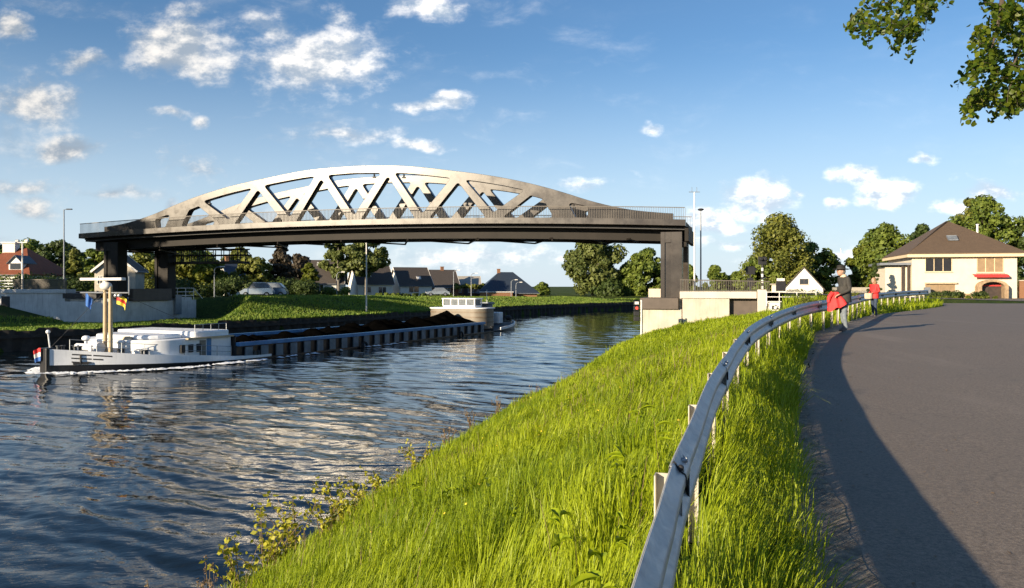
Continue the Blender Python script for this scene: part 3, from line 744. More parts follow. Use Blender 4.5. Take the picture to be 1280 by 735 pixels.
m = MB(); m.loft([[(s, -hb(s)*.97, gz(s)-.3), (s, hb(s)*.97, gz(s)-.3), (s, hb(s)*.97, gz(s)-.27), (s, -hb(s)*.97, gz(s)-.27)] for s in S_]); m.build('deck_plating', M['barge_deck'], bg_)
# stern: rubbing strake and pale quarter
m = MB(); m.loft([[(s, -hb(s)-.06, gz(s)-.28),(s, -hb(s)+.04, gz(s)-.28),(s, -hb(s)+.04, gz(s)+.0),(s, -hb(s)-.06, gz(s)+.0)] for s in np.linspace(50, LB-.05, 12)]); m.build('stern_strake', M['barge_white'], bg_)
# foredeck house: low white coaming end with rounded front
def rrect(s0, s1, w, r_front, r_back, n=6):
    o = []
    for (cx, cy, a0, r) in ((s1-r_back, -w+r_back, -90, r_back), (s1-r_back, w-r_back, 0, r_back), (s0+r_front, w-r_front, 90, r_front), (s0+r_front, -w+r_front, 180, r_front)):
        for k in range(n+1): a = R(a0+90*k/n); o.append((cx+r*math.cos(a), cy+r*math.sin(a)))
    return o
m = MB(); m.prism(rrect(3.9, 10.5, 3.75, 2.6, .15), .05, 1.72); m.build('foredeck_house', M['barge_white'], bg_, bevel=.06, smooth=True)
m = MB(); m.prism(rrect(7.4, 10.42, 3.6, .4, .12), 1.725, 2.12); m.build('hatch_end', M['barge_white'], bg_, bevel=.08)
m = MB(); m.prism(rrect(4.6, 7.3, 2.9, 1.6, .5), 1.725, 1.98); m.build('skylight', M['barge_white'], bg_, bevel=.12)
m = MB(); m.loft([[(s, sd_, z) for sd_, z in ((-3.95,1.66),(-3.72,1.66),(-3.72,1.76),(-3.95,1.76))] for s in (6.6,10.5)]); m.build('rail_edge', M['wood_pale'], bg_)
m = MB()
for s in (6.3, 6.95, 7.6): m.box(s-.16, -3.86, .85, s+.16, -3.6, 1.35)
m.each('vent_box', M['dark'], bg_, bevel=.02)
m = MB(); m.box(8.3,-3.79,.4,8.65,-3.752,1.65); m.build('door_post', M['barge_blue'], bg_)
m = MB(); m.box(7.7,-3.785,.42,8.2,-3.752,1.55); m.build('door', M['barge_cream'], bg_)
# foredeck gear
m = MB(); m.tube([(2.6,-.9,1.35),(2.6,.9,1.35)], .22, 10); m.box(2.3,-.7,.9,2.9,-.5,1.5); m.box(2.3,.5,.9,2.9,.7,1.5); m.tube([(2.6,-.95,1.35),(2.6,-1.15,1.35)], .34, 12); m.build('windlass', M['barge_white'], bg_, smooth=True)
m = MB(); m.ball((3.7,-1.4,1.62), .24, sq=(1,1,.6)); m.tube([(3.7,-1.4,.9),(3.7,-1.4,1.6)], .1, 8); m.build('vent_mushroom', M['barge_white'], bg_, smooth=True)
m = MB(); m.ball((3.2,.9,1.82), .26, sq=(1,1,.7)); m.tube([(3.2,.9,.9),(3.2,.9,1.75)], .1, 8); m.build('vent_mushroom', M['barge_white'], bg_, smooth=True)
for s, y in ((1.4,-.75),(1.4,.75),(3.3,-2.0),(4.2,-2.9),(12.2,-4.35),(48.6,-4.4)):
    m = MB(); 
    for d in (-.16,.16): m.tube([(s+d,y,gz(s)-.3),(s+d,y,gz(s)+.22)], .09, 8); m.tube([(s+d,y,gz(s)+.2),(s+d,y,gz(s)+.26)], .13, 8)
    m.build('bollard', M['barge_deck'], bg_)
m = MB(); m.tube([(.25,0,1.2),(.1,0,2.35)], .04, 6); m.ball((.1,0,2.4), .12); m.build('jackstaff', M['barge_white'], bg_)
# railings, fenders, anchor, mooring rope
m = MB(); pts = [(s, -hb(s)*.93) for s in np.linspace(.9, 9.8, 9)]
for (s, y) in pts: m.tube([(s,y,gz(s)-.3),(s,y,gz(s)+.62)], .022, 5)
for dz in (.28,.62): m.tube([(s,y,gz(s)+dz) for s, y in pts], .016, 5)
m.build('deck_railing', M['steel'], bg_)
m = MB(); pts = [(s, -3.45) for s in np.linspace(7.6, 10.3, 5)]
for (s, y) in pts: m.tube([(s,y,2.1),(s,y,2.55)], .02, 5)
m.tube([(s,y,2.55) for s, y in pts], .02, 5); m.build('roof_railing', M['steel'], bg_)
for s in (24.0, 40.5):
    m = MB(); n_ = 12; m.loft([[(s+(.30+.10*math.cos(b))*math.cos(a), -4.93+.10*math.sin(b), .12+(.30+.10*math.cos(b))*math.sin(a)) for b in np.linspace(0,6.283,7)[:-1]] for a in np.linspace(0,6.283,n_+1)], cap=False); m.build('tyre_fender', M['rubber'], bg_, smooth=True)
m = MB(); m.tube([(1.25,-hb(1.25)-.10,1.05),(1.25,-hb(1.25)-.12,.55)], .05, 6); m.bar((.95,-hb(.95)-.1,.55),(1.6,-hb(1.6)-.1,.55),.08,.14); m.build('anchor', M['dark'], bg_)
m = MB(); m.ball((5.2,-2.1,1.78), .18, sq=(1,1,.5)); m.tube([(5.5,1.6,1.7),(5.5,1.6,2.3)], .12, 8); m.each('roof_vent', M['barge_white'], bg_, smooth=True)
m = MB(); m.tube([(4.4+.32*math.cos(a)*(1-a*.01), -1.2+.32*math.sin(a)*(1-a*.01), 1.74+a*.006) for a in np.linspace(0,30,60)], .025, 5); m.build('rope_coil', M['bag'], bg_)
m = MB(); m.tube([(3.05,-1.2,4.9),(10.2,-1.2,2.15)], .014, 4); m.tube([(3.05,-1.2,4.9),(.2,-.1,1.5)], .014, 4); m.build('stays', M['dark'], bg_)
# mast with radar bar
m = MB()
for y in (-.23, .23): m.tube([(3.05,y-1.2,.9),(3.05,y-1.2,5.0)], [.135,.115], 10)
m.build('mast', M['wood_pale'], bg_, smooth=True)
m = MB(); m.box(2.75,-2.7,5.35,3.1,.9,5.52); m.build('radar_bar', M['frame_white'], bg_, bevel=.04)
m = MB(); m.ball((3.0,-1.1,5.02), .33, sq=(1,1.2,.8)); m.tube([(3.0,-1.1,5.1),(3.0,-1.0,5.36)], .1, 8); m.build('radar_gearbox', M['frame_white'], bg_, smooth=True)
m = MB(); m.tube([(3.05,-3.0,4.62),(3.05,1.2,4.62)], .045, 6); m.tube([(3.05,-3.0,4.5),(3.05,-3.0,5.6)], .03, 6); m.ball((3.05,-2.2,4.45), .13); m.ball((3.05,-1.9,4.45), .13); m.build('yard', M['steel'], bg_)
# hold coaming with ribs and blue rail
m = MB()
for y in (-4.05, 4.05): m.box(10.55, y-.05, .0, 47.2, y+.05, 1.02)
m.box(10.53,-4.0,.0,10.60,4.0,1.7)
m.build('coaming', M['barge_black'], bg_)
m = MB()
for y0, y1 in ((-4.30,-3.98),(3.98,4.30)): m.loft([[(s,y0,z),(s,y1,z),(s,y1,z+.26),(s,y0,z+.26)] for s, z in ((10.6,.98),(24,.90),(47.2,.90))])
m.build('coaming_rail', M['barge_blue'], bg_, bevel=.02)
for s in np.arange(11.2, 47, 1.52):
    m = MB(); m.prism([(s,-4.27),(s+.72,-4.27),(s+.62,-4.10),(s+.10,-4.10)], -.02, .895); m.build('rib', M['barge_grey'], bg_)
# cargo of dark peat in heaps
gs = np.linspace(10.7, 47.2, 110); gy = np.linspace(-3.95, 3.95, 30); A, B = np.meshgrid(gs, gy)
hz = np.zeros(A.shape); rr = np.random.default_rng(8)
for k in range(15):
    c = 12.6+k*2.42; py = rr.uniform(-1.2, 1.0); hh = np.interp(k, [0,3,6,11,14], [1.35,1.5,1.8,2.0,2.3])+rr.uniform(-.15,.15)
    hz = np.maximum(hz, hh-.60*np.hypot((A-c)*.9, (B-py)*.62))
hz = np.maximum(hz, .62)+(vnoise(A,B,.8,2)-.5)*.22+(vnoise(A,B,.25,6)-.5)*.1
hz = np.where((np.abs(B) > 3.7), np.minimum(hz, .9), hz)
id_ = np.arange(A.size).reshape(A.shape)
npmesh('cargo_heap', np.stack([A.ravel(),B.ravel(),hz.ravel()],1), np.stack([id_[:-1,:-1],id_[:-1,1:],id_[1:,1:],id_[1:,:-1]],-1).reshape(-1,4), M['peat'], bg_)
# aft deckhouse, banded front; wheelhouse on it
m = MB(); m.prism(rrect(48.0, 50.6, 3.7, 1.5, .3, 8), .28, 2.5); m.build('deckhouse', M['barge_cream'], bg_, smooth=True, bevel=.03)
for z in (.95, 1.5, 2.05):
    m = MB(); m.prism(rrect(47.97, 50.62, 3.73, 1.5, .3, 8), z, z+.16); m.build('band', M['barge_tan'], bg_, smooth=True)
m = MB(); m.prism(rrect(47.9, 50.8, 3.8, 1.6, .3, 8), 2.505, 2.62); m.build('deckhouse_roof', M['barge_white'], bg_, smooth=True)
m = MB(); m.prism(rrect(48.9, 50.7, 2.1, .3, .2), 2.625, 2.85); m.build('wheelhouse_base', M['barge_white'], bg_)
m = MB(); m.prism(rrect(49.0, 50.62, 1.98, .25, .2), 2.855, 3.55); m.build('wheelhouse_glass', M['glass_pale'], bg_)
m = MB(); m.prism(rrect(48.8, 50.9, 2.25, .4, .2), 3.555, 3.68); m.build('wheelhouse_roof', M['barge_white'], bg_, bevel=.03)
m = MB()
for s in (49.0, 50.64):
    for y in (-2.02, 2.02): m.box(s-.06, y-.06, 2.852, s+.06, y+.06, 3.552)
for y in (-1.0, 0, 1.0): m.box(48.93, y-.06, 2.852, 49.05, y+.06, 3.552)
m.each('mullion', M['barge_white'], bg_)
m = MB(); m.prism(rrect(53.4, 54.8, 1.4, .1, .1), .3, 2.9); m.prism(rrect(53.2,55.0,1.6,.1,.1), 2.9, 3.15); m.build('engine_casing', M['barge_grey'], bg_, bevel=.03); 
m = MB(); m.prism(rrect(55.3, 56.9, 2.0, .3, .7), .6, 1.9); m.build('aft_locker', M['barge_white'], bg_, bevel=.05)
m = MB(); m.tube([(57.1,0,.8),(57.6,0,3.0)], .04, 6); m.tube([(53.7,-1.2,3.1),(53.7,-1.2,4.6)], .035, 6); m.each('staff', M['barge_white'], bg_)
m = MB(); m.ball((56.6,-2.6,1.25), .38, sq=(1,1,.8)); m.build('fender', M['dark'], bg_, smooth=True)
def cloth(pts, name, mats, midx, th=.015):               # rippled cloth hanging, own thickness
    pass
def flag(name, label, pos, w_, h_, bands, rz, droop=.5, vertical=False):
    t = thing(name, label, 'flag', pos, rz)
    nu, nv = 14, 3*len(bands); V = []; 
    for sgn in (0, 1):
        for j in range(nv+1):
            for i in range(nu+1):
                a = i/nu; b = j/nv; V.append((a*w_*(1-droop*.5), .12*math.sin(a*9+b*2)*a+.012*sgn, -b*h_-a*a*droop*h_*.8))
    n1 = (nu+1)*(nv+1); Fs = []; mi = []
    for sgn in (0, 1):
        for j in range(nv):
            for i in range(nu):
                o = sgn*n1+j*(nu+1)+i; Fs.append((o,o+1,o+nu+2,o+nu+1)); mi.append(j//3)
    npmesh('cloth', np.array(V), np.array(Fs), None, t, mats=[M[b] for b in bands], midx=np.array(mi), smooth=True)
    return t
def bargepos(s, y, z): a = math.atan2(.907,.42); c, s_ = math.cos(a), math.sin(a); return (-26.6+c*s-s_*y, 45.7+s_*s+c*y, ZW+z)
flag('flag', 'limp blue flag left of the barge mast', bargepos(3.05, .75, 4.60), .62, .8, ['blue','blue','blue'], R(-8), .7)
flag('flag', 'yellow and red flag flying right of the barge mast', bargepos(3.05, -1.95, 4.56), .95, .62, ['yellow','red','yellow'], R(-5), .75)
flag('flag', 'red white and blue jack drooping at the bow of the barge', bargepos(-.32, 0.02, 1.52), .50, .75, ['red','frame_white','blue'], R(172), .35)
# foam along the bow
def foam(name, path, wd, seed):
    V = []; Fs = []; rg = np.random.default_rng(seed)
    for (a, b, c) in path:
        for k in range(c):
            t = rg.random(); p = np.array(a)*(1-t)+np.array(b)*t+rg.normal(0, wd, 2); r = rg.uniform(.05,.22)
            o = len(V); nn = 6
            for i in range(nn): an = 6.283*i/nn; q = r*rg.uniform(.6,1.2); V.append((p[0]+2.2*q*math.cos(an), p[1]+q*.8*math.sin(an), ZW+.07+.03*rg.random()))
            V.append((p[0], p[1], ZW+.16)); Fs += [(o+i, o+(i+1)%nn, o+nn) for i in range(nn)]
    o = npmesh(name, np.array(V), np.array(Fs), M['foam']); o['kind'] = 'stuff'; return o
P_ = lambda s, y: bargepos(s, y, 0)[:2]
foam('foam', [(P_(-.6,-.3), P_(1.5,-2.6), 34), (P_(1.5,-2.7), P_(5.0,-4.9), 60), (P_(5,-5.1), P_(12,-5.6), 46), (P_(12,-5.5), P_(30,-5.4), 18), (P_(-.5,.4), P_(1.8,3.2), 34)], .16, 3)
# ------------------------------------------------------------------ guardrail
gr = thing('guardrail', 'curved galvanised steel guardrail along the road edge', 'guardrail', (0,0,0))
RZ = .705
def rz_at(y): return RZ+float(zr(y))+.16*float(sm(np.array((y-24)/28)))
rd = np.gradient(RAIL, axis=0); rd /= np.linalg.norm(rd, axis=1)[:,None]; rn = np.stack([rd[:,1], -rd[:,0]], 1)
rs = np.concatenate([[0], np.cumsum(np.linalg.norm(np.diff(RAIL, axis=0), axis=1))])
def rail_at(s):
    x = np.interp(s, rs, RAIL[:,0]); y = np.interp(s, rs, RAIL[:,1]); a = np.interp(s, rs, rn[:,0]); b = np.interp(s, rs, rn[:,1]); return x, y, a, b
PROF = [(z, d*.66) for z, d in [(.152,-.002),(.158,.006),(.152,.016),(.122,.040),(.108,.076),(.096,.083),(.066,.083),(.054,.076),(.024,.012),(.012,.004),(-.012,.004),(-.024,.012),(-.054,.076),(-.066,.083),(-.096,.083),(-.108,.076),(-.122,.040),(-.152,.016),(-.158,.006),(-.152,-.002)]]
def beam(s0, s1, lift):
    m = MB(); rings = []
    n = max(4, int((s1-s0)/.3)) if s0 > 8 else int((s1-s0)/.1)
    for s in np.linspace(s0, s1, n):
        x, y, a, b = rail_at(s)
        zz = rz_at(y); o = [(x+a*(d+lift), y+b*(d+lift), zz+z) for z, d in PROF]; i = [(x+a*(d+lift-.004), y+b*(d+lift-.004), zz+z*.985) for z, d in PROF[::-1]]
        rings.append(o+i)
    m.loft(rings); return m
SP = float(np.interp(3.36, RAIL[:,1], rs)); JO = [0, SP+.12]+list(np.arange(SP+.12+4.0, rs[-1]-2, 4.0))+[rs[-1]]
# joints: one beside the camera, then every four metres
for i in range(len(JO)-1): beam(max(0, JO[i]-.16), min(rs[-1], JO[i+1]+.16), .0 if i % 2 else .0055).build('beam', M['guard'], gr, smooth=True)
for i, j in enumerate(JO[1:-1]):                          # bolts of each lap joint
    if i > 7: break
    m = MB()
    for ds in (-.09, .09):
        for z in (.124, -.124, .02):
            x, y, a, b = rail_at(j+ds); d = .030 if abs(z) > .1 else .012
            zz = rz_at(y); m.tube([(x+a*d, y+b*d, zz+z), (x+a*(d+.022), y+b*(d+.022), zz+z+(.006 if z > 0 else -.006))], .013, 8)
    m.each('joint_bolt', M['steel'], gr)
def ptube(name, s, lift=.012):                             # wire tie around the beam
    m = MB(); x, y, a, b = rail_at(s); k = rail_at(s+.02)
    zz = rz_at(y); m.tube([(x+a*(d+.008), y+b*(d+.008), zz+z*1.02) for z, d in PROF[:10]], .0035, 6); m.ball((x+a*.04, y+b*.04, zz+.137), .014); m.build(name, M['dark'], gr)
ptube('wire_tie', SP+.02)
s = SP-1.75; k = 0
while s < rs[-1]:                                          # posts, set back behind the beam
    x, y, a, b = rail_at(s); d0, d1 = -.066, -.004
    ang = math.atan2(b, a); m = MB(); z0 = H(x+a*d0, y+b*d0)-.4; z1 = rz_at(y)+.118+random.uniform(-.012,.008)
    p = lambda d, t: (x+a*d-b*t, y+b*d+a*t)
    m.prism([p(d0,-.03), p(d0+.006,-.03), p(d0+.006,.024), p(d1-.006,.024), p(d1-.006,-.03), p(d1,-.03), p(d1,.03), p(d0,.03)], z0, z1)
    m.build('post', M['post'], gr); s += 1.75; k += 1

# ------------------------------------------------------------------ foliage
def leaf_cloud(cent, rad, n, size, seed, flat=.75, up=.25):
    """n leaf quads around clump centres: returns verts, faces, tint"""
    rg = np.random.default_rng(seed); cent = np.asarray(cent); rad = np.asarray(rad)
    wgt = rad**2; pick = rg.choice(len(cent), n, p=wgt/wgt.sum())
    v = rg.normal(size=(n,3)); v /= np.linalg.norm(v, axis=1)[:,None]; r = rg.random(n)**.42
    pos = cent[pick]+v*(r*rad[pick])[:,None]*np.array([1,1,flat])
    nrm = v*1.0+rg.normal(size=(n,3))*.5; nrm[:,2] += up; nrm /= np.linalg.norm(nrm, axis=1)[:,None]
    t = np.cross(nrm, rg.normal(size=(n,3))); t /= np.linalg.norm(t, axis=1)[:,None]; b = np.cross(nrm, t)
    sz = size*rg.uniform(.6,1.35,n)[:,None]
    q = np.stack([pos+t*sz*.62, pos+b*sz*.40+nrm*sz*.1, pos-t*sz*.62, pos-b*sz*.40+nrm*sz*.1], 1).reshape(-1,3)
    ct = rg.random(len(cent)); ti = np.clip(.25+.5*ct[pick]+rg.normal(0,.22,n), 0, 1)
    return q, np.arange(n*4).reshape(-1,4), np.repeat(ti, 4)
def crown_clumps(rg, w_, h_, z0, n, shape):
    """uneven clump centres in a crown w_ wide, h_ high with its foot at z0"""
    C_ = []; Rr = []
    ph = rg.uniform(0, 6.28, 3)
    while len(C_) < n:
        t = rg.random(); a = rg.uniform(0, 6.283)
        if shape == 'cone': wr = (1-t)**.85*(.92+.14*math.sin(t*40))+.04
        elif shape == 'poplar': wr = min(1, (.45+1.6*t))*(1-max(0,t-.55)**2*3.4)
        elif shape == 'weep': wr = min(1, .8+.4*t)*(1-max(0,t-.6)**2*3.5)
        elif shape == 'bush': wr = math.sqrt(max(.02, 1-t*t))
        else: wr = math.sqrt(max(0.03, 1-(2*t-.92)**2))
        wr *= 1+.16*math.sin(2*a+ph[0])+.13*math.sin(5*t+3*a+ph[1])
        rr = wr*w_/2*rg.random()**.45
        c = (rr*math.cos(a), rr*math.sin(a), z0+t*h_)
        C_.append(c); Rr.append(w_*rg.uniform(.08,.19)*(.75 if shape == 'cone' else 1))
    return np.array(C_), np.array(Rr)
def make_tree(name, label, cat, x, y, z, w_, h_, fol='mid', shape='round', trunk=.18, nleaf=7000, leaf=.34, seed=1, group='trees', bark='bark', clumps=46):
    nleaf = int(nleaf*1.5); clumps = int(clumps*1.5)
    rg = np.random.default_rng(seed); t = thing(name, label, cat, (x, y, z), 0, group)
    z0 = h_*trunk; C_, Rr = crown_clumps(rg, w_, h_-z0-.06*h_, z0, clumps, shape)
    q, f, ti = leaf_cloud(C_, Rr, nleaf, leaf, seed+100, flat=.45 if shape == 'cone' else .8)
    if shape == 'weep': q[:,2] -= .0
    npmesh('crown', q, f, F[fol], t, tint=ti)
    m = MB(); r0 = max(.06, h_*.022); lean = rg.normal(0,.02,2)*h_
    top = h_*(.9 if shape in ('cone','poplar') else .62)
    m.tube([(0,0,-.4),(lean[0]*.3,lean[1]*.3,top*.4),(lean[0],lean[1],top)], [r0*1.25, r0*.85, r0*.25], 8)
    order = rg.permutation(len(C_))[:14]
    for k in order:
        c = C_[k]; zb = min(c[2]*.75, top*.95); zb = max(zb, h_*.12)
        b0 = (lean[0]*zb/top, lean[1]*zb/top, zb); mid = tuple((b0[i]+c[i])/2+(.03*h_ if i == 2 else 0) for i in range(3))
        m.tube([b0, mid, tuple(c)], [r0*.42, r0*.25, r0*.08], 5)
    m.build('trunk', M[bark], t, smooth=True); return t
def T(px, wpx, top, base, d, fol, shape, label, name='broadleaf_tree', trunk=.16, n=6000, leaf=None, seed=None, bark='bark', clumps=46, group='trees on the far bank'):
    x = wx(px, d); z1 = wz(top, d); z0 = H(x, d) if base is None else wz(base, d); z0 = min(z0, H(x, d)+.05)
    return make_tree(name, label, 'tree' if 'bush' not in name and 'hedge' not in name else 'bush', x, d, z0, wpx/1000*d, z1-z0, fol, shape, trunk, n, leaf or d*.0036, seed or int(px*7+top), group, bark, clumps)
# left background, behind the abutment
T(-8, 60, 304, None, 150, 'dark', 'round', 'dark tree rising behind the red roofed house at the left edge')
T(40, 70, 303, None, 150, 'mid', 'round', 'broad green tree right of the white chimney of the red roofed house', n=7000)
T(76, 52, 300, None, 142, 'dark', 'round', 'dark tree behind the tall street lamp left of the bridge')
T(94, 40, 309, None, 118, 'olive', 'cone', 'yellow green cone shaped conifer left of the bridge end', 'conifer', .05, 6500)
T(118, 48, 312, None, 140, 'mid', 'round', 'rounded green tree just left of the first bridge column')
T(182, 58, 314, None, 132, 'olive', 'round', 'olive tree seen between the two left bridge columns')
T(226, 52, 308, None, 128, 'olive', 'round', 'olive tree right of the far left column of the bridge', n=7000)
T(262, 40, 324, None, 112, 'bright', 'round', 'bright lime green tree beside the lamp post on the far bank', trunk=.2, n=5000)
T(248, 46, 309, None, 140, 'mid', 'round', 'tall green tree behind the bright lime green tree')
T(298, 48, 310, None, 142, 'olive', 'round', 'loose olive tree between the lime tree and the brown conifer')
T(316, 44, 322, None, 116, 'olive', 'weep', 'yellowish weeping tree left of the brown conifer', 'weeping_tree', .12, 5500)
T(352, 52, 300, None, 120, 'cedar', 'cone', 'tall brown conifer with layered branches on the far bank', 'conifer', .14, 6500, clumps=60)
T(372, 34, 318, None, 128, 'cedar', 'round', 'brown wide topped conifer right behind the layered conifer', 'conifer', .3, 3500)
T(386, 20, 328, None, 118, 'bright', 'poplar', 'slim bright green tree beside the first dark roofed house', 'columnar_tree', .06, 3000)
T(423, 38, 297, None, 150, 'silver', 'poplar', 'airy poplar behind the houses, left one of the pair under the bridge', 'poplar_tree', .36, 3600, bark='bark_pale', clumps=30)
T(458, 52, 292, None, 152, 'silver', 'poplar', 'airy poplar behind the houses, right and wider one of the pair under the bridge', 'poplar_tree', .36, 5200, bark='bark_pale', clumps=34)
T(677, 24, 355, None, 215, 'mid', 'bush', 'small round bush right of the slate roofed farmhouse', 'bush', .05, 2500)
T(741, 72, 292, None, 205, 'silver', 'poplar', 'tall dense poplar on the far bank left of the right column', 'poplar_tree', .10, 11000, bark='bark_pale', clumps=64)
T(762, 44, 350, None, 200, 'dark', 'bush', 'dark low bush at the foot of the tall dense poplar', 'bush', .02, 3000)
T(806, 48, 313, None, 200, 'mid', 'round', 'rounded tree partly behind the right bridge column', trunk=.06, n=7000)
T(786, 40, 336, None, 203, 'mid', 'bush', 'low wide tree between the dense poplar and the rounded tree', 'bush', .03, 4500)
T(860, 24, 328, None, 190, 'mid', 'round', 'small round tree right behind the right bridge column', n=3000, group='trees on the right bank')
T(894, 32, 332, None, 190, 'mid', 'round', 'small round tree behind the railing, middle one of three', n=3500, group='trees on the right bank')
T(922, 28, 335, None, 190, 'mid', 'round', 'small round tree behind the railing beside the crossing signal', n=3000, group='trees on the right bank')
T(973, 88, 267, None, 118, 'olive', 'round', 'big tree behind the white triangular gable house', trunk=.06, n=13000, leaf=.34, clumps=85, group='trees on the right bank')
T(1012, 58, 302, None, 124, 'mid', 'round', 'lower right shoulder tree beside the big tree and white gable', trunk=.05, n=6000, group='trees on the right bank')
T(950, 50, 318, None, 116, 'mid', 'round', 'lower tree at left foot of the big tree', trunk=.05, n=5000, group='trees on the right bank')
T(1106, 66, 281, None, 128, 'mid', 'round', 'broad tree left behind the brown roofed villa', trunk=.08, n=9000, clumps=60, group='trees on the right bank')
T(1080, 40, 305, None, 130, 'bright', 'round', 'lighter low tree at the left side of the broad tree by the villa', trunk=.1, n=4500, group='trees on the right bank')
T(1150, 40, 279, None, 135, 'dark', 'round', 'dark tree between the broad tree and the villa roof', n=4500, group='trees on the right bank')
T(1093, 16, 325, None, 88, 'dark', 'cone', 'small dark conifer left of the villa entrance', 'conifer', .08, 3000, leaf=.2, group='trees on the right bank')
T(1232, 72, 246, None, 118, 'mid', 'round', 'large green tree rising behind the villa roof', n=11000, clumps=70, group='trees on the right bank')
T(1214, 44, 238, None, 124, 'olive', 'round', 'thin olive tree top above the villa ridge', n=3600, clumps=50, group='trees on the right bank')
T(1282, 44, 272, None, 116, 'dark', 'round', 'dark bluish tree at the right edge behind the villa', n=6000, trunk=.05, group='trees on the right bank')
# shade giving trees outside the left edge on the far bank
for (x, y, w_, h_, lab) in ((-73,50.5,9,23,'tall tree beyond the left edge nearest the canal'),(-81,56,11,24,'tall tree beyond the left edge behind the first'),(-91,63,12,24,'tall tree beyond the left edge furthest from the canal'),(-83,48,9,19,'shorter tree beyond the left edge')):
    make_tree('broadleaf_tree', lab, 'tree', x, y, H(x,y), w_, h_, 'mid', 'round', .08, 6500, .55, int(-x), 'trees on the far bank')
# hedges and bushes
def hedge(name, label, px0, px1, top, d, fol, n=3000, dep=2.0, z0=None, leaf=None, group='hedges'):
    x0, x1 = wx(px0,d), wx(px1,d); xc = (x0+x1)/2; zb = H(xc,d) if z0 is None else z0; h_ = max(.4, wz(top,d)-zb)
    t = thing(name, label, 'hedge', (xc, d, zb), 0, group); rg = np.random.default_rng(int(px0*3+top)); k = max(8, int((x1-x0)/(h_*.5)))
    C_ = np.c_[np.linspace(x0-xc, x1-xc, k)+rg.normal(0,.2,k), rg.uniform(-dep/2,dep/2,k), rg.uniform(.2,.62,k)*h_]; Rr = rg.uniform(.42,.6,k)*h_
    q, f, ti = leaf_cloud(C_, Rr, n, leaf or max(.05, d*.0024), int(px0), flat=.8); q[:,2] = np.maximum(q[:,2], -.1)
    npmesh('foliage', q, f, F[fol], t, tint=ti)
    m = MB()
    for c in C_[::2]: m.tube([(c[0],c[1],-.2),(c[0],c[1],c[2])], .05, 5)
    m.build('stems', M['bark'], t); return t
hedge('hedge', 'dark hedge under the lime tree right of the left abutment', 214, 312, 343, 106, 'dark', 6000)
hedge('hedge', 'dark hedge at the foot of the brown conifer', 344, 390, 345, 114, 'dark', 4000)
hedge('hedge', 'low hedge left of the first white walled house', 388, 432, 357, 128, 'mid', 2500)
hedge('hedge', 'hedge in front of the second dark roofed house', 470, 496, 366, 148, 'mid', 1500)
hedge('hedge', 'dark clipped hedge before the middle houses', 494, 568, 366.5, 158, 'dark', 2500)
hedge('hedge', 'hedge with rounded tops on the terrace of the flat roofed house', 568, 625, 354, 176, 'olive', 2500, z0=wz(361,176))
hedge('hedge', 'bushes in the garden of the red roofed house', 4, 60, 341, 100, 'mid', 3500)
hedge('hedge', 'dark shrubs left of the cone shaped conifer', 40, 100, 338, 112, 'dark', 4500)
hedge('hedge', 'pale green hedge between the columns of the left pier', 170, 215, 345, 118, 'olive', 3500)
hedge('hedge', 'trimmed hedge in front of the white triangular gable house', 968, 1046, 360, 74, 'bright', 6000, leaf=.12)
hedge('hedge', 'ragged hedge between the two walking people behind the guardrail', 1052, 1112, 362, 60, 'olive', 5000, leaf=.10)
hedge('hedge', 'low dark shrubs along the plinth of the villa', 1157, 1232, 362, 84, 'dark', 5000, dep=1.4, leaf=.12)
hedge('hedge', 'low sunny plants in front of the villa shrubs', 1150, 1246, 369, 81.5, 'bright', 4000, dep=1.2, leaf=.10)
hedge('hedge', 'scrub below the right bridge column beside the crossing', 1000, 1050, 368, 52, 'olive', 3500, leaf=.09)

# ------------------------------------------------------------------ houses
def window(parent, x, y, z, w_, h_, ax='y', out=-1, frame='frame_white', pane='glass', panes=2):
    """x,y,z = middle of the sill on the wall face; ax = axis the wall faces"""
    t = .07; dp = .05
    def bx(m, a0, z0, a1, z1, d0, d1):
        if ax == 'y': m.box(x+a0, min(y+out*d0,y+out*d1), z+z0, x+a1, max(y+out*d0,y+out*d1), z+z1)
        else: m.box(min(x+out*d0,x+out*d1), y+a0, z+z0, max(x+out*d0,x+out*d1), y+a1, z+z1)
    m = MB(); bx(m,-w_/2,0,-w_/2+t,h_,-.02,dp); bx(m,w_/2-t,0,w_/2,h_,-.02,dp); bx(m,-w_/2+t,h_-t,w_/2-t,h_,-.02,dp); bx(m,-w_/2+t,0,w_/2-t,t,-.02,dp)
    for i in range(1, panes): a = -w_/2+i*w_/panes; bx(m,a-t/2,t,a+t/2,h_-t,-.02,dp)
    f = m.build('window', M[frame], parent)
    m = MB(); bx(m,-w_/2+t,t,w_/2-t,h_-t,-.02,.012); m.build('pane', M[pane], f)
    m = MB(); bx(m,-w_/2-.06,-.09,w_/2+.06,-.003,-.02,.12); m.build('sill', M['concrete'], f)
    return f
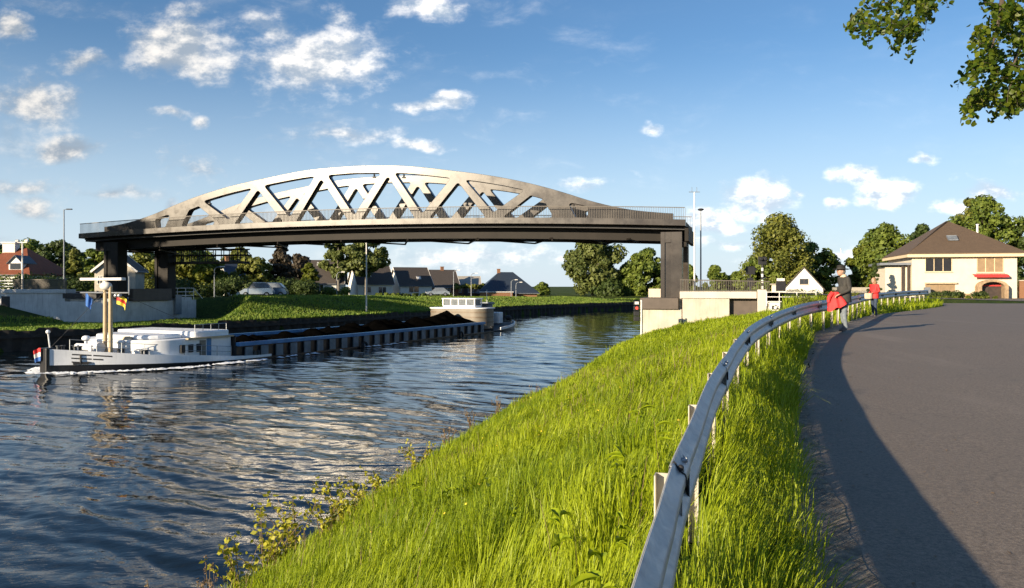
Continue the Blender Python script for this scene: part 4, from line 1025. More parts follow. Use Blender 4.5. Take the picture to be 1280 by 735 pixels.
def gable_house(label, x, y, z, rz, L, D, eave, ridge, wall, roof, wins=(), chimney=None, hip=0.0, gwins=(), name='house', door=None, over=.35, skylight=None):
    """ridge along local x; front faces local -y"""
    t = thing(name, label, 'house', (x, y, z), rz, 'houses on the far bank')
    m = MB(); a, b = L/2, D/2
    vs = [(-a,-b,-1),(a,-b,-1),(a,b,-1),(-a,b,-1),(-a,-b,eave),(a,-b,eave),(a,b,eave),(-a,b,eave)]
    if hip < .05: vs += [(-a,0,ridge-.05),(a,0,ridge-.05)]; fs = [(0,1,5,4),(2,3,7,6),(1,2,6,9,5),(3,0,4,8,7)]
    else: fs = [(0,1,5,4),(1,2,6,5),(2,3,7,6),(3,0,4,7),(4,5,6,7)]
    m.add(vs, fs); m.build('wall', M[wall], t)
    m = MB(); sl_ = (ridge-eave)/b; e = over; th = .16
    zE = eave-sl_*e; hx = L/2-hip
    if hip < .05:
        hx = a+e
        for s in (-1, 1): m.loft([[(xx, s*(b+e), zE), (xx, 0, ridge), (xx, 0, ridge+th), (xx, s*(b+e), zE+th)] for xx in (-hx, hx)])
    else:
        A_ = a+e; B_ = b+e
        m.add([(-A_,-B_,zE),(A_,-B_,zE),(A_,B_,zE),(-A_,B_,zE),(-A_,-B_,zE+th),(A_,-B_,zE+th),(A_,B_,zE+th),(-A_,B_,zE+th),(-hx,0,ridge+th),(hx,0,ridge+th)],
              [(0,3,2,1),(0,1,5,4),(1,2,6,5),(2,3,7,6),(3,0,4,7),(4,5,9,8),(5,6,9),(6,7,8,9),(7,4,8)])
    ro = m.build('roof', M[roof], t)
    if hip < .05:
        for sx in (-1, 1):
            m = MB()
            for s in (-1, 1): m.bar((sx*(a+e+.03), s*(b+e), zE+.02), (sx*(a+e+.03), 0, ridge+.06), .05, .26)
            m.build('bargeboard', M['frame_white'], ro)
    m = MB()
    for s in (-1, 1): m.tube([(-a-e, s*(b+e+.07), zE+.02), (a+e, s*(b+e+.07), zE+.02)], .07, 6)
    m.build('gutter', M['grey_metal'], ro)
    if chimney:
        m = MB(); m.box(chimney-.35,-.3,ridge-.8,chimney+.35,.3,ridge+.75); m.box(chimney-.42,-.37,ridge+.753,chimney+.42,.37,ridge+.87); m.build('chimney', M['brick'], ro)
    if skylight:
        sx, f_ = skylight; yy_ = -b*(1-f_); zz = eave+(ridge-eave)*f_+th
        m = MB(); m.bar((sx-.4, yy_-.35, zz-.35*sl_+.05), (sx-.4, yy_+.35, zz+.35*sl_+.05), .08, .14); m.bar((sx+.4, yy_-.35, zz-.35*sl_+.05), (sx+.4, yy_+.35, zz+.35*sl_+.05), .08, .14); m.bar((sx, yy_-.3, zz-.3*sl_+.04), (sx, yy_+.3, zz+.3*sl_+.04), .7, .08); m.build('skylight', M['frame_white'], ro)
    for (wx_, wz_, ww, wh) in wins: window(t, wx_, -b, wz_, ww, wh)
    for (wy_, wz_, ww, wh) in gwins: window(t, a, wy_, wz_, ww, wh, 'x', 1)
    if door is not None:
        m = MB(); m.box(door-.5,-b-.04,-.3,door+.5,-b+.02,2.05); d = m.build('door', M['frame_dark'], t)
        m = MB(); m.ball((door+.36,-b-.07,1.0), .05); m.build('handle', M['steel'], d)
    return t
def house_at(label, px0, px1, ridge_y, eave_y, base_y, d, D, wall, roof, rz=0.0, **kw):
    x = (wx(px0,d)+wx(px1,d))/2; zb = wz(base_y,d); L = (px1-px0)/1000*d
    return gable_house(label, x, d+D/2, zb, rz, L, D, wz(eave_y,d)-zb, wz(ridge_y,d+D/2)-zb, wall, roof, **kw)
house_at('red tiled hip roofed house with white chimney at the left edge', -46, 36, 311, 342, 362, 112, 11, 'stucco_white', 'roof_red', hip=3.6, wins=((3.2,.5,1.2,1.3),(0.6,.5,1.4,1.3)), door=-2)
m = MB(); x0, d0 = wx(14,117), 117; z0 = wz(313,117)
rh = [o for o in COL.objects if o.get('label','').startswith('red tiled')][0]
lx, ly, lz = x0-rh.location.x, d0-rh.location.y, z0-rh.location.z
m.box(lx-.9,ly-.6,lz-1.2,lx+.9,ly+.6,lz+1.0); m.box(lx-1.05,ly-.75,lz+1.003,lx+1.05,ly+.75,lz+1.2); m.build('chimney', M['stucco_white'], rh)
def dormer(parent, x, y, z, w_, h_, d_):
    m = MB(); m.box(x-w_/2,y,z,x+w_/2,y+d_,z+h_); m.add([(x-w_/2,y,z+h_),(x+w_/2,y,z+h_),(x,y,z+h_+w_*.5)],[(0,1,2)]); o = m.build('dormer', M['frame_white'], parent)
    m = MB()
    for s in (-1,1): m.loft([[(x+s*(w_/2+.2),yy_,z+h_-.2),(x,yy_,z+h_+w_*.5),(x,yy_,z+h_+w_*.5+.12),(x+s*(w_/2+.2),yy_,z+h_-.08)] for yy_ in (y-.25,y+d_)])
    m.build('dormer_roof', M['roof_slate'], o)
    m = MB(); m.box(x-w_/2+.2,y-.03,z+.25,x+w_/2-.2,y-.005,z+h_-.1); m.build('pane', M['glass'], o)
dormer(rh, wx(16,112)-rh.location.x, -4.9, 2.6, 1.9, 1.2, 3.2)
# half-timbered white house behind the first column, wall colour darker than other white houses
gable_house('white gabled house with duller facade just left of the first bridge column', wx(131,104), 108, wz(360,104), R(-84), 3.4, 5.2, 2.4, 4.5, 'concrete', 'roof_dark', gwins=((-1.9,.5,.7,1.1),(-.9,.5,.7,1.1),(.6,.5,.8,1.1),(-.9,2.3,.7,.8),(.4,2.3,.7,.8)))
house_at('dark roofed white gable house hidden behind the lime and weeping trees', 268, 302, 327, 346, 362, 134, 8, 'stucco_white', 'roof_slate', R(35), chimney=-1.5, wins=((0,.6,1.4,1.2),))
house_at('dark grey roofed house with tall roof, leftmost of the row under the bridge', 384, 424, 326, 353, 364, 150, 8.5, 'stucco_white', 'roof_dark', R(8), wins=((-1.2,.3,1.4,1.0),), gwins=((-1,.5,1,1.2),(.9,3.0,.9,1.0)), skylight=(-1.6,.8))
house_at('white house with brown roof right of the white flagpole', 436, 480, 331, 354, 369, 158, 8.5, 'stucco_white', 'roof_dark', R(24), wins=((-1.6,.5,1.5,1.2),(1.4,.3,1.6,1.4)), gwins=((-1.4,3.1,.8,1.0),(.9,3.1,.8,1.0)), skylight=(-1,.35))
house_at('white house with brown roof and gabled end, middle of the row', 489, 530, 335, 356, 368, 164, 8.5, 'stucco_white', 'roof_dark', R(24), wins=((-.5,.4,2.2,1.3),), gwins=((0,3.0,1.0,1.1),(0,.4,1.2,1.2)), skylight=(1,.35))
house_at('brown roofed house with deep dark side wing beyond the middle white house', 528, 566, 338, 358, 368, 176, 9, 'brick', 'roof_dark', R(18), gwins=((0,.6,1.4,1.2),), chimney=.6, wins=((0.8,.6,1.2,1.1),))
house_at('low house with pale grey roof between brown and slate roofs', 563, 598, 346, 355, 369, 184, 6, 'brick', 'roof_grey', R(6), wins=((-1.6,.6,1.4,1.3),(1.2,.6,1.4,1.3)), gwins=((0,.6,1.2,1.2),), door=0)
fh = house_at('big farmhouse with dark slate hipped roof at the right end of the row', 596, 668, 341, 365, 372, 172, 12, 'brick', 'roof_slate', R(6), hip=4.6, chimney=-1.6, wins=((-4.2,.1,1.4,.9),(-1.8,.1,1.4,.9)), over=.5)
m = MB(); m.box(-6.2,-8.6,-.6,.6,-6.2,1.15); m.build('terrace_wall', M['brick'], fh)
m = MB(); m.box(-6.4,-8.8,1.153,.8,-6.0,1.3); m.build('terrace_top', M['stucco_white'], fh)
# white triangular gable on the right
t = thing('house', 'white triangular gable house with one dark window, in front of the big tree', 'house', (wx(1005,108),108,H(wx(1005,108),108)), R(-20))
bz_ = wz(361,108)-t.location.z; tz = wz(335,108)-t.location.z
m = MB(); m.add([(-2.5,0,bz_-1.5),(2.4,0,bz_-1.5),(2.4,0,bz_),(.0,0,tz),(-2.5,0,bz_),(-2.5,7,bz_-1.5),(2.4,7,bz_-1.5),(2.4,7,bz_),(0,7,tz),(-2.5,7,bz_)],[(0,1,2,3,4),(5,6,7,8,9),(0,1,6,5),(1,2,7,6),(0,4,9,5)]); m.build('wall', M['stucco_white'], t)
m = MB()
for s in (-2.75, 2.65): m.loft([[(s,yy_,bz_-.25),(0,yy_,tz+.02),(0,yy_,tz+.2),(s,yy_,bz_-.07)] for yy_ in (-.15,7.3)])
m.build('roof', M['roof_dark'], t)
window(t, 0, 0, bz_+.6, 1.1, .75, frame='frame_dark')
m = MB(); m.box(-4.2,1,bz_-1.5,-2.55,5,bz_+.55); m.build('side_shed', M['stucco'], t); m = MB(); m.box(-4.4,.8,bz_+.553,-2.5,5.2,bz_+.7); m.build('shed_roof', M['roof_grey'], t)
# low white building
t = thing('building', 'long low cream building with flat roof left of the villa', 'building', (wx(1090,100),100,H(wx(1090,100),100)), R(-14))
m = MB(); m.box(-3.6,0,-.5,3.2,6,1.0); m.build('wall', M['stucco_white'], t); m = MB(); m.box(-3.8,-.3,1.003,3.4,6.3,1.45); m.build('roof', M['roof_grey'], t)
m = MB(); m.box(-3.55,-.05,.15,1.0,-.003,.85); m.build('window_band', M['glass'], t)

# villa on the right
V_ = thing('villa', 'cream villa with brown hipped roof and red awning at the right', 'house', (45.0, 90.0, H(45,88)), math.atan2(-.25,.97))
W_, D_ = 13.0, 13.0; EV = 4.72
m = MB(); m.box(0,0,-.6,10.5,D_,EV); m.build('wall', M['stucco'], V_)
m = MB(); A0, A1, B0, B1 = -.55, 11.3, -.6, D_+.6; rz_ = 9.05
m.add([(A0,B0,EV+.16),(A1,B0,EV+.16),(A1,B1,EV+.16),(A0,B1,EV+.16),(A0,B0,EV+.3),(A1,B0,EV+.3),(A1,B1,EV+.3),(A0,B1,EV+.3),(5.05,6.3,rz_),(5.5,6.9,rz_)],[(0,3,2,1),(0,1,5,4),(1,2,6,5),(2,3,7,6),(3,0,4,7),(4,5,9,8),(5,6,9),(6,7,8,9),(7,4,8)])
rf = m.build('roof', M['roof_brown'], V_)
m = MB(); m.box(A0-.05,B0-.05,EV-.16,A1+.05,B0+.1,EV+.158); m.box(A0-.05,B0+.1,EV-.16,A0+.1,B1,EV+.158); m.box(A1-.1,B0+.1,EV-.16,A1+.05,B1,EV+.158); m.build('fascia', M['fascia'], V_)
m = MB(); m.box(A0+.1,B0+.1,EV-.10,A1-.1,B1-.1,EV+.155); m.build('soffit', M['frame_white'], V_)
m = MB(); m.bar((4.2,2.0,6.45),(5.2,2.0,6.45),.08,.1); m.bar((4.2,2.7,6.98),(5.2,2.7,6.98),.08,.1); m.bar((4.2,1.95,6.42),(4.2,2.75,7.0),.08,.1); m.bar((5.2,1.95,6.42),(5.2,2.75,7.0),.08,.1); sky_ = m.build('skylight', M['steel'], rf); sky_.location = (0,0,.12)
m = MB(); m.add([(4.2,2.0,6.47),(5.2,2.0,6.47),(5.2,2.7,7.0),(4.2,2.7,7.0)],[(0,1,2,3)]); m.build('pane', M['glass_pale'], sky_)
m = MB(); m.tube([(7.9,4.6,6.4),(7.9,4.6,8.4)], .12, 8); m.tube([(7.9,4.6,8.4),(7.9,4.6,8.5)], .18, 8); m.build('flue', M['pole_white'], rf)
window(V_, 2.7, 0, 2.92, 2.75, 1.55, frame='fascia', pane='glass_dark', panes=3)
window(V_, 7.85, 0, 2.82, 2.65, 1.62, frame='fascia', pane='shutter', panes=3)
window(V_, 2.85, 0, .62, 3.0, .95, frame='rustic', pane='shutter', panes=2)
m = MB(); m.box(1.4,-.22,-.5,6.4,-.003,.50); m.build('plinth', M['rustic'], V_)
m = MB(); m.box(1.3,-.4,1.62,4.5,-.003,1.78); m.build('canopy', M['fascia'], V_)
aw = MB(); aw.add([(6.1,-.02,2.62),(9.5,-.02,2.62),(9.5,-.75,2.5),(6.1,-.75,2.5),(6.1,-.02,2.66),(9.5,-.02,2.66),(9.5,-.75,2.54),(6.1,-.75,2.54),(6.1,-.75,2.3),(9.5,-.75,2.3),(9.5,-.79,2.3),(6.1,-.79,2.3),(9.5,-.79,2.54),(6.1,-.79,2.54)],[(0,1,2,3),(4,5,6,7),(0,4,7,3),(1,5,6,2),(8,9,2,3),(8,9,10,11),(11,10,12,13),(13,12,6,7)]); aw.build('awning', M['red'], V_)
m = MB()                                                 # arched stone porch
for x0, x1 in ((6.35,6.75),(8.95,9.35)): m.box(x0,-1.1,-.4,x1,-.005,1.25)
ang = [R(a) for a in range(0,181,15)]
m.loft([[(7.85+1.1*math.cos(a),yy_,1.25+.55*math.sin(a)) for yy_ in (-1.1,-.005)]+[(7.85+1.5*math.cos(a),yy_,1.25+.78*math.sin(a)) for yy_ in (-.005,-1.1)] for a in ang]); m.build('porch', M['rustic'], V_)
m = MB(); m.box(6.75,-.06,-.4,8.95,-.004,1.8); m.build('entrance', M['frame_dark'], V_)
m = MB(); m.box(6.8,-.10,1.32,8.9,-.062,1.45); m.build('banner', M['red'], V_)
m = MB(); m.box(6.95,-.12,-.3,7.7,-.065,1.2); d = m.build('door', M['frame_dark'], V_); m = MB(); m.ball((7.6,-.16,.55),.05); m.build('handle', M['steel'], d)
m = MB(); m.box(-2.6,1.0,-.6,-.02,7,3.6); m.build('side_wing', M['stucco'], V_)
m = MB(); m.box(-3.3,.2,3.72,.0,7.4,3.98); m.build('flat_roof', M['grey_metal'], V_)
m = MB(); m.box(-.95,.55,-.5,-.75,.75,3.715); m.box(-.4,.3,-.5,-.22,.5,3.715); m.build('wing_columns', M['frame_dark'], V_)
m = MB(); m.box(1.0,-1.3,-.4,1.6,-.8,1.2); m.build('meter_box', M['grey_metal'], V_)
t = thing('garden_wall', 'reddish brick garden wall at the right side of the villa', 'wall', (55.6,87.6,H(55.6,87.6)), R(-14)); m = MB(); m.box(0,0,-.4,8,.3,1.9); m.build('brickwork', M['brick'], t); m = MB(); m.box(-.05,-.05,1.903,8.05,.35,2.0); m.build('coping', M['concrete'], t)

# ------------------------------------------------------------------ poles, lamps, signals
def pole(name, label, cat, px, top, base, d, r=.07, m_='steel', group=None, z0=None):
    x = wx(px,d); zb = H(x,d) if z0 is None else z0; t = thing(name, label, cat, (x,d,zb), 0, group); h_ = wz(top,d)-zb
    m = MB(); m.tube([(0,0,-.3),(0,0,h_)], [r, r*.7], 8); m.build('pole', M[m_], t, smooth=True); return t, h_
t, h_ = pole('street_lamp', 'tall street lamp standing left of the bridge on the far bank', 'street lamp', 80, 262, 350, 104, .10, 'grey_metal')
m = MB(); m.tube([(0,0,h_-.05),(.35,0,h_+.05),(.5,0,h_+.05)], .04, 6); m.build('arm', M['grey_metal'], t); m = MB(); m.box(.35,-.14,h_-.02,1.05,.14,h_+.12); m.build('lamp_head', M['dark'], t, bevel=.03)
t, h_ = pole('floodlight_post', 'pale post with two floodlights near the left edge', 'floodlight', 28, 303, 360, 86, .11, 'pole_white')
m = MB(); m.box(-.55,-.05,h_-.05,.55,.05,h_+.05); m.build('crossbar', M['pole_white'], t)
for s in (-.5, .5):
    m = MB(); m.box(s-.17,-.2,h_+.06,s+.17,.1,h_+.3); m.build('floodlight', M['frame_white'], t, bevel=.03)
t, h_ = pole('flagpole', 'tall white pole on the far grass bank before the white houses', 'pole', 458, 304, 387, 100, .10, 'pole_white'); m = MB(); m.ball((0,0,h_), .12); m.build('finial', M['pole_white'], t)
def lampp(px, top, d, label, s=1):
    t, h_ = pole('street_lamp', label, 'street lamp', px, top, None, d, .075, 'grey_metal', 'street lamps along the far bank')
    m = MB(); m.tube([(0,0,h_-.05),(s*.25,0,h_+.28),(s*.8,0,h_+.38)], .05, 6); m.build('arm', M['grey_metal'], t); m = MB(); m.box(min(s*.7,s*1.25),-.1,h_+.3,max(s*.7,s*1.25),.1,h_+.44); m.build('lamp_head', M['frame_white'], t)
lampp(268, 337, 100, 'street lamp beside the lime green tree on the far bank')
lampp(421, 343, 124, 'arched street lamp at the gable of the leftmost dark roofed house')
lampp(567, 340, 150, 'street lamp in front of the brown roofed house under the bridge')
lampp(589, 344, 152, 'street lamp in front of the pale grey roof')
lampp(639, 352, 158, 'thicker street lamp before the slate farmhouse, left one of two')
lampp(645, 355, 160, 'street lamp with arm before the slate farmhouse, right one of two')
t, h_ = pole('camera_mast', 'tall thin white camera mast right of the bridge behind the railing', 'mast', 868, 240, 366, 65.5, .075, 'pole_white', z0=.8)
m = MB(); m.bar((-.45,0,h_),(.45,0,h_),.05,.05); m.bar((-.2,0,h_-.0),(-.2,0,h_+.4),.03,.03); m.bar((.2,0,h_),(.2,0,h_+.4),.03,.03); m.build('crossbar', M['steel'], t)
t, h_ = pole('street_lamp', 'dark slim lamp post beside the white camera mast', 'street lamp', 876, 262, 360, 71, .075, 'grey_metal', z0=.8)
m = MB(); m.ball((0,0,h_), .28, sq=(1,1,.4)); m.build('lamp_head', M['dark'], t)
t, h_ = pole('thin_mast', 'lone thin white mast beyond the man in the hat', 'mast', 1051, 311, None, 135, .06, 'pole_white')
m = MB(); m.ball((0,0,h_), .09); m.build('finial', M['pole_white'], t)
# level crossing style signal: banded post with black lamps
t = thing('road_signal', 'road signal on a black and white banded post at the approach road', 'signal', (wx(953,71),71,.75))
h_ = wz(331,71)-.75; m = MB(); m2 = MB(); n = 9
for k in range(n): (m if k % 2 else m2).tube([(0,0,h_*k/n),(0,0,h_*(k+1)/n)], .10, 10)
m.build('white_bands', M['frame_white'], t); m2.build('black_bands', M['dark'], t)
m = MB(); m.box(-.36,-.1,h_+.0,.36,.1,h_+.72); m.tube([(-.18,-.1,h_+.5),(-.18,-.35,h_+.5)], .14, 10); m.tube([(.18,-.1,h_+.5),(.18,-.35,h_+.5)], .14, 10); m.build('signal_head', M['dark'], t, bevel=.03)
t = thing('road_signal', 'black double signal head on a short dark post left of the banded post', 'signal', (wx(938,73),73,.75))
h_ = wz(337,73)-.75; m = MB(); m.tube([(0,0,0),(0,0,h_)], .07, 8); m.build('post', M['dark'], t)
m = MB(); m.box(-.4,-.1,h_-.45,.4,.1,h_+.3); m.box(-.55,-.06,h_-.1,-.4,.06,h_+.1); m.box(.4,-.06,h_-.1,.55,.06,h_+.1); m.build('signal_head', M['dark'], t, bevel=.03)
m = MB(); m.box(-.28,-.1,h_-1.5,.28,.1,h_-.75); m.build('control_box', M['dark'], t, bevel=.03)
t = thing('info_panel', 'dark information panel with pale top strip behind the handrail', 'panel', (wx(976,69),69,.55)); m = MB(); m.box(-.42,-.06,.3,.42,.06,1.15); m.build('lower_panel', M['dark'], t, bevel=.03); m = MB(); m.box(-.34,-.07,1.155,.34,.07,1.4); m.build('upper_panel', M['frame_white'], t, bevel=.03)
# navigation signal at the water
t = thing('waterway_signal', 'black waterway signal with a lit red lamp at the abutment corner', 'signal', (wx(799,61.0),61.0,ZW))
zt = wz(375,61.5)-ZW; m = MB(); m.tube([(.16,0,-1.5),(.16,0,zt)], .07, 8); m.build('post', M['pole_white'], t)
m = MB()
for z in (375.5,382,388.5,395): zz = wz(z,61.5)-ZW; m.box(-.42,-.14,zz-.36,-.0,.14,zz-.02)
m.bar((.16,.0,wz(378,61.5)-ZW),(-.2,.0,wz(378,61.5)-ZW),.06,.06); m.bar((.16,.0,wz(397,61.5)-ZW),(-.2,.0,wz(397,61.5)-ZW),.06,.06); m.build('signal_boxes', M['dark'], t, bevel=.02)
zz = wz(384.8,61.5)-ZW; m = MB(); m.tube([(-.21,-.145,zz),(-.21,-.175,zz)], .10, 12); m.build('red_lamp', M['lamp_red'], t)
m = MB(); zz = wz(378.5,61.5)-ZW; m.box(-.36,-.16,zz-.1,-.06,-.145,zz+.1); m.build('side_plate', M['frame_white'], t)

# ------------------------------------------------------------------ parked cars on the far bank
def car(label, px, d, rz, paint, z=None, van=False):
    x = wx(px,d); t = thing('parked_car', label, 'car', (x,d,H(x,d) if z is None else z), rz, 'cars parked on the far bank')
    k = 1.25 if van else 1.0
    def ring(y): 
        low = [(-2.05,.35),(-2.1,.7),(-1.5,.86*k),(1.7,.92*k),(2.05,.75),(2.05,.35)]
        return [(px_, y, z_) for px_, z_ in low]
    m = MB(); m.loft([ring(-.82), ring(-.86), ring(.86), ring(.82)]); m.build('body', M[paint], t, smooth=True, bevel=.05)
    m = MB(); cab = [(-1.15,.87*k),(-.45,1.42*k),(1.1,1.45*k),(1.75,.93*k)]
    m.loft([[(a,-.74+.0,b) if i in (0,3) else (a,-.60,b) for i,(a,b) in enumerate(cab)], [(a,.74,b) if i in (0,3) else (a,.60,b) for i,(a,b) in enumerate(cab)]]); gl = m.build('windows', M['glass_pale'], t)
    m = MB(); m.box(-.5,-.6,1.43*k,1.12,.6,1.50*k); m.build('roof', M[paint], t, bevel=.03)
    for sx in (-1.3, 1.3):
        for sy in (-.8, .8):
            m = MB(); m.tube([(sx,sy-.1,.32),(sx,sy+.1,.32)], .32, 16); wh = m.build('wheel', M['rubber'], t)
            m = MB(); m.tube([(sx,sy-.11,.32),(sx,sy+.11,.32)], .19, 12); m.build('rim', M['steel'], wh)
    for sy in (-.6, .6):
        m = MB(); m.box(-2.13,sy-.15,.6,-2.05,sy+.15,.74); m.build('headlight', M['frame_white'], t)
    return t
car('light blue car parked beside the dark conifer hedge', 322, 104, R(6), 'car_silver', van=True)
car('darker blue car parked under the brown conifer', 340, 107, R(4), 'car_blue', van=True)
car('pale small car parked before the middle houses', 547, 144, R(10), 'car_silver', z=wz(370,144))
# ------------------------------------------------------------------ people
def skin_body(name, joints, bones, mats, parent, sub=2):
    """one continuous body: joints {k:(x,y,z,r)}, bones [(a,b,material slot)]"""
    me = bpy.data.meshes.new(name); ks = list(joints); ix = {k:i for i,k in enumerate(ks)}
    me.from_pydata([joints[k][:3] for k in ks], [(ix[a], ix[b]) for a,b,_ in bones], []); me.update()
    ob = bpy.data.objects.new(name, me); COL.objects.link(ob)
    sk_ = ob.modifiers.new('skin','SKIN'); 
    if not me.skin_vertices: 
        bm = bmesh.new(); bm.from_mesh(me); bm.verts.layers.skin.verify(); bm.to_mesh(me); bm.free()
    for i,k in enumerate(ks):
        r = joints[k][3]; me.skin_vertices[0].data[i].radius = r if hasattr(r,'__len__') else (r,r)
        me.skin_vertices[0].data[i].use_root = (k == 'pelvis')
    sk_.use_smooth_shade = True
    ss = ob.modifiers.new('sub','SUBSURF'); ss.levels = sub; ss.render_levels = sub
    bpy.context.view_layer.update()
    m2 = bpy.data.meshes.new_from_object(ob.evaluated_get(bpy.context.evaluated_depsgraph_get())); bpy.data.objects.remove(ob)
    for mm in mats: m2.materials.append(M[mm])
    co_ = np.array([v.co for v in m2.vertices]); fc = np.array([np.mean(co_[list(p.vertices)],0) for p in m2.polygons])
    best = np.full(len(fc), 1e9); sl_ = np.zeros(len(fc), int)
    for a,b,s in bones:
        A = np.array(joints[a][:3]); B = np.array(joints[b][:3]); d = B-A; tt = np.clip((fc-A)@d/(d@d),0,1)
        q = np.linalg.norm(fc-(A+tt[:,None]*d),axis=1); k = q < best; best[k] = q[k]; sl_[k] = s
    for p,s in zip(m2.polygons, sl_): p.material_index = int(s); p.use_smooth = True
    return m2
def person(label, loc, rz, J, bones, mats, extras, scale=1.0):
    t = thing('person', label, 'person', loc, rz)
    me = skin_body('body', J, bones, mats, t)
    bm = bmesh.new(); bm.from_mesh(me)
    # head with a face, hands with fingers, joined into the one body mesh
    hx, hy, hz, hr, yaw = J['_head']
    def addm(mb, slot):
        n0 = len(bm.verts); vs = [bm.verts.new(v) for v in mb.v]
        for f in mb.f:
            try: q = bm.faces.new([vs[i] for i in f]); q.material_index = slot; q.smooth = True
            except ValueError: pass
    S = mats.index('skin'); 
    m = MB(); m.ball((hx,hy,hz), hr, 18, 14, sq=(.92,.76,1.15)); m.ball((hx+.02,hy,hz-.055), hr*.72, 12, 8, sq=(1,.8,.95))
    m.loft([[(hx+hr*.84,hy-.012,hz+.012),(hx+hr*.84,hy+.012,hz+.012),(hx+hr*.84,hy,hz+.02)],[(hx+hr*1.14,hy-.017,hz-.028),(hx+hr*1.14,hy+.017,hz-.028),(hx+hr*1.05,hy,hz-.012)],[(hx+hr*.9,hy-.014,hz-.038),(hx+hr*.9,hy+.014,hz-.038),(hx+hr*.9,hy,hz-.03)]])
    for s in (-1,1): m.ball((hx-.01,hy+s*hr*.77,hz-.01), .03, 8, 6, sq=(.7,.3,1.1))
    addm(m, S)
    D = mats.index('hat') if 'hat' in mats else mats.index('shoe'); m = MB()
    for s in (-1,1): m.ball((hx+hr*.82,hy+s*.034,hz+.012), .0105, 8, 6)
    m.box(hx+hr*.80,hy-.024,hz-.068,hx+hr*.845,hy+.024,hz-.061); addm(m, D)
    for side in ('L','R'):
        w_ = Vector(J['wr'+side][:3]); e_ = Vector(J['el'+side][:3]); d = (w_-e_).normalized(); sd = d.cross(Vector((0,0,1))).normalized()
        if sd.length < .2: sd = Vector((1,0,0))
        up = sd.cross(d); m = MB()
        m.loft([[tuple(w_+d*k+sd*(a*wd)+up*(b*.014)) for a,b in ((-1,-1),(1,-1),(1,1),(-1,1))] for k,wd in ((-.01,.026),(.03,.036),(.085,.042),(.10,.038))])
        for i,ln in enumerate((.066,.078,.073,.056)):
            b0 = w_+d*.09+sd*((i-1.5)*.021); p1 = b0+d*ln*.5-up*.012; p2 = b0+d*ln*.85-up*.042
            m.tube([b0,p1,p2],[.0095,.0088,.0070],6)
        th0 = w_+d*.03+sd*.034*(1 if side == 'L' else -1); m.tube([th0, th0+d*.03+sd*.024*(1 if side == 'L' else -1)-up*.01, th0+d*.062+sd*.018*(1 if side == 'L' else -1)-up*.03],[.012,.0105,.008],6)
        addm(m, S)
    bmesh.ops.recalc_face_normals(bm, faces=bm.faces); bm.to_mesh(me); bm.free()
    o = bpy.data.objects.new('body', me); COL.objects.link(o); o.parent = t
    t.scale = (scale,)*3
    extras(t, J); return t
def joints(stance=.0, arms=None):
    J = dict(pelvis=(0,0,.93,(.155,.125)), spine=(.005,0,1.12,(.150,.115)), chest=(.0,0,1.33,(.165,.125)), neckb=(.0,0,1.47,(.075,.07)), neck=(.025,0,1.53,(.056,.056)), skull=(.045,0,1.60,(.06,.06)),
        hipL=(.0,.095,.86,(.098,.098)), kneeL=(.03+stance,.105,.48,(.066,.066)), ankL=(-.03+stance,.115,.10,(.050,.050)), toeL=(.12+stance,.135,.045,(.042,.036)),
        hipR=(.0,-.095,.86,(.098,.098)), kneeR=(.02-stance,-.105,.48,(.066,.066)), ankR=(-.04-stance,-.115,.10,(.050,.050)), toeR=(.11-stance,-.135,.045,(.042,.036)),
        shL=(-.01,.185,1.41,(.072,.07)), elL=(-.03,.25,1.13,(.055,.055)), wrL=(.16,.215,.98,(.036,.036)),
        shR=(-.01,-.185,1.41,(.072,.07)), elR=(-.03,-.25,1.13,(.055,.055)), wrR=(.16,-.215,.98,(.036,.036)))
    if arms: J.update(arms)
    return J
BONES = [('pelvis','spine',0),('spine','chest',0),('chest','neckb',0),('neckb','neck',2),('neck','skull',2),
         ('pelvis','hipL',1),('hipL','kneeL',1),('kneeL','ankL',1),('ankL','toeL',3),('pelvis','hipR',1),('hipR','kneeR',1),('kneeR','ankR',1),('ankR','toeR',3),
         ('chest','shL',0),('shL','elL',0),('elL','wrL',0),('chest','shR',0),('shR','elR',0),('elR','wrR',0)]
def hat(t, J):
    hx,hy,hz,hr,_ = J['_head']; m = MB(); rings = []
    for r,z in ((.178,.035),(.182,.045),(.175,.055),(.105,.062),(.102,.12),(.092,.158),(.055,.163),(.02,.158)): rings.append([(hx+r*1.08*math.cos(a)-.005, hy+r*math.sin(a), hz+z+.012*abs(math.sin(a))*(r>.15)) for a in np.linspace(0,6.283,25)[:-1]])
    m.loft(rings); h = m.build('hat', M['hat'], t, smooth=True)
    m = MB(); m.loft([[(hx+r*1.08*math.cos(a)-.005, hy+r*math.sin(a), hz+z) for a in np.linspace(0,6.283,25)[:-1]] for r,z in ((.107,.064),(.1065,.088))]); m.build('hat_band', M['jacket'], h)
    m = MB(); m.ball((hx-.03,hy,hz-.005), hr*1.02, 14, 10, sq=(.85,.80,1.0)); 
    hm = m.build('hair', M['hair_grey'], t, smooth=True)
    m = MB(); m.loft([[(r*math.cos(a)+.012, r*1.0*math.sin(a), z) for a in np.linspace(0,6.283,17)[:-1]] for r,z in ((.088,1.465),(.078,1.50),(.070,1.535))]); m.build('collar', M['bag'], t, smooth=True)
    m = MB(); rings = []                                   # jacket skirt, hangs over the hips
    for z,a_,b_ in ((1.22,.165,.20),(1.05,.16,.20),(.90,.170,.205),(.80,.178,.212),(.795,.165,.20)): rings.append([(a_*math.cos(q)*(1+.04*math.sin(5*q)), b_*math.sin(q), z) for q in np.linspace(0,6.283,25)[:-1]])
    m.loft(rings); m.build('jacket_skirt', M['jacket'], t, smooth=True)
M['hair_grey'] = mat('hair_grey', (.22,.19,.16), .8, var=.2, scale=20)
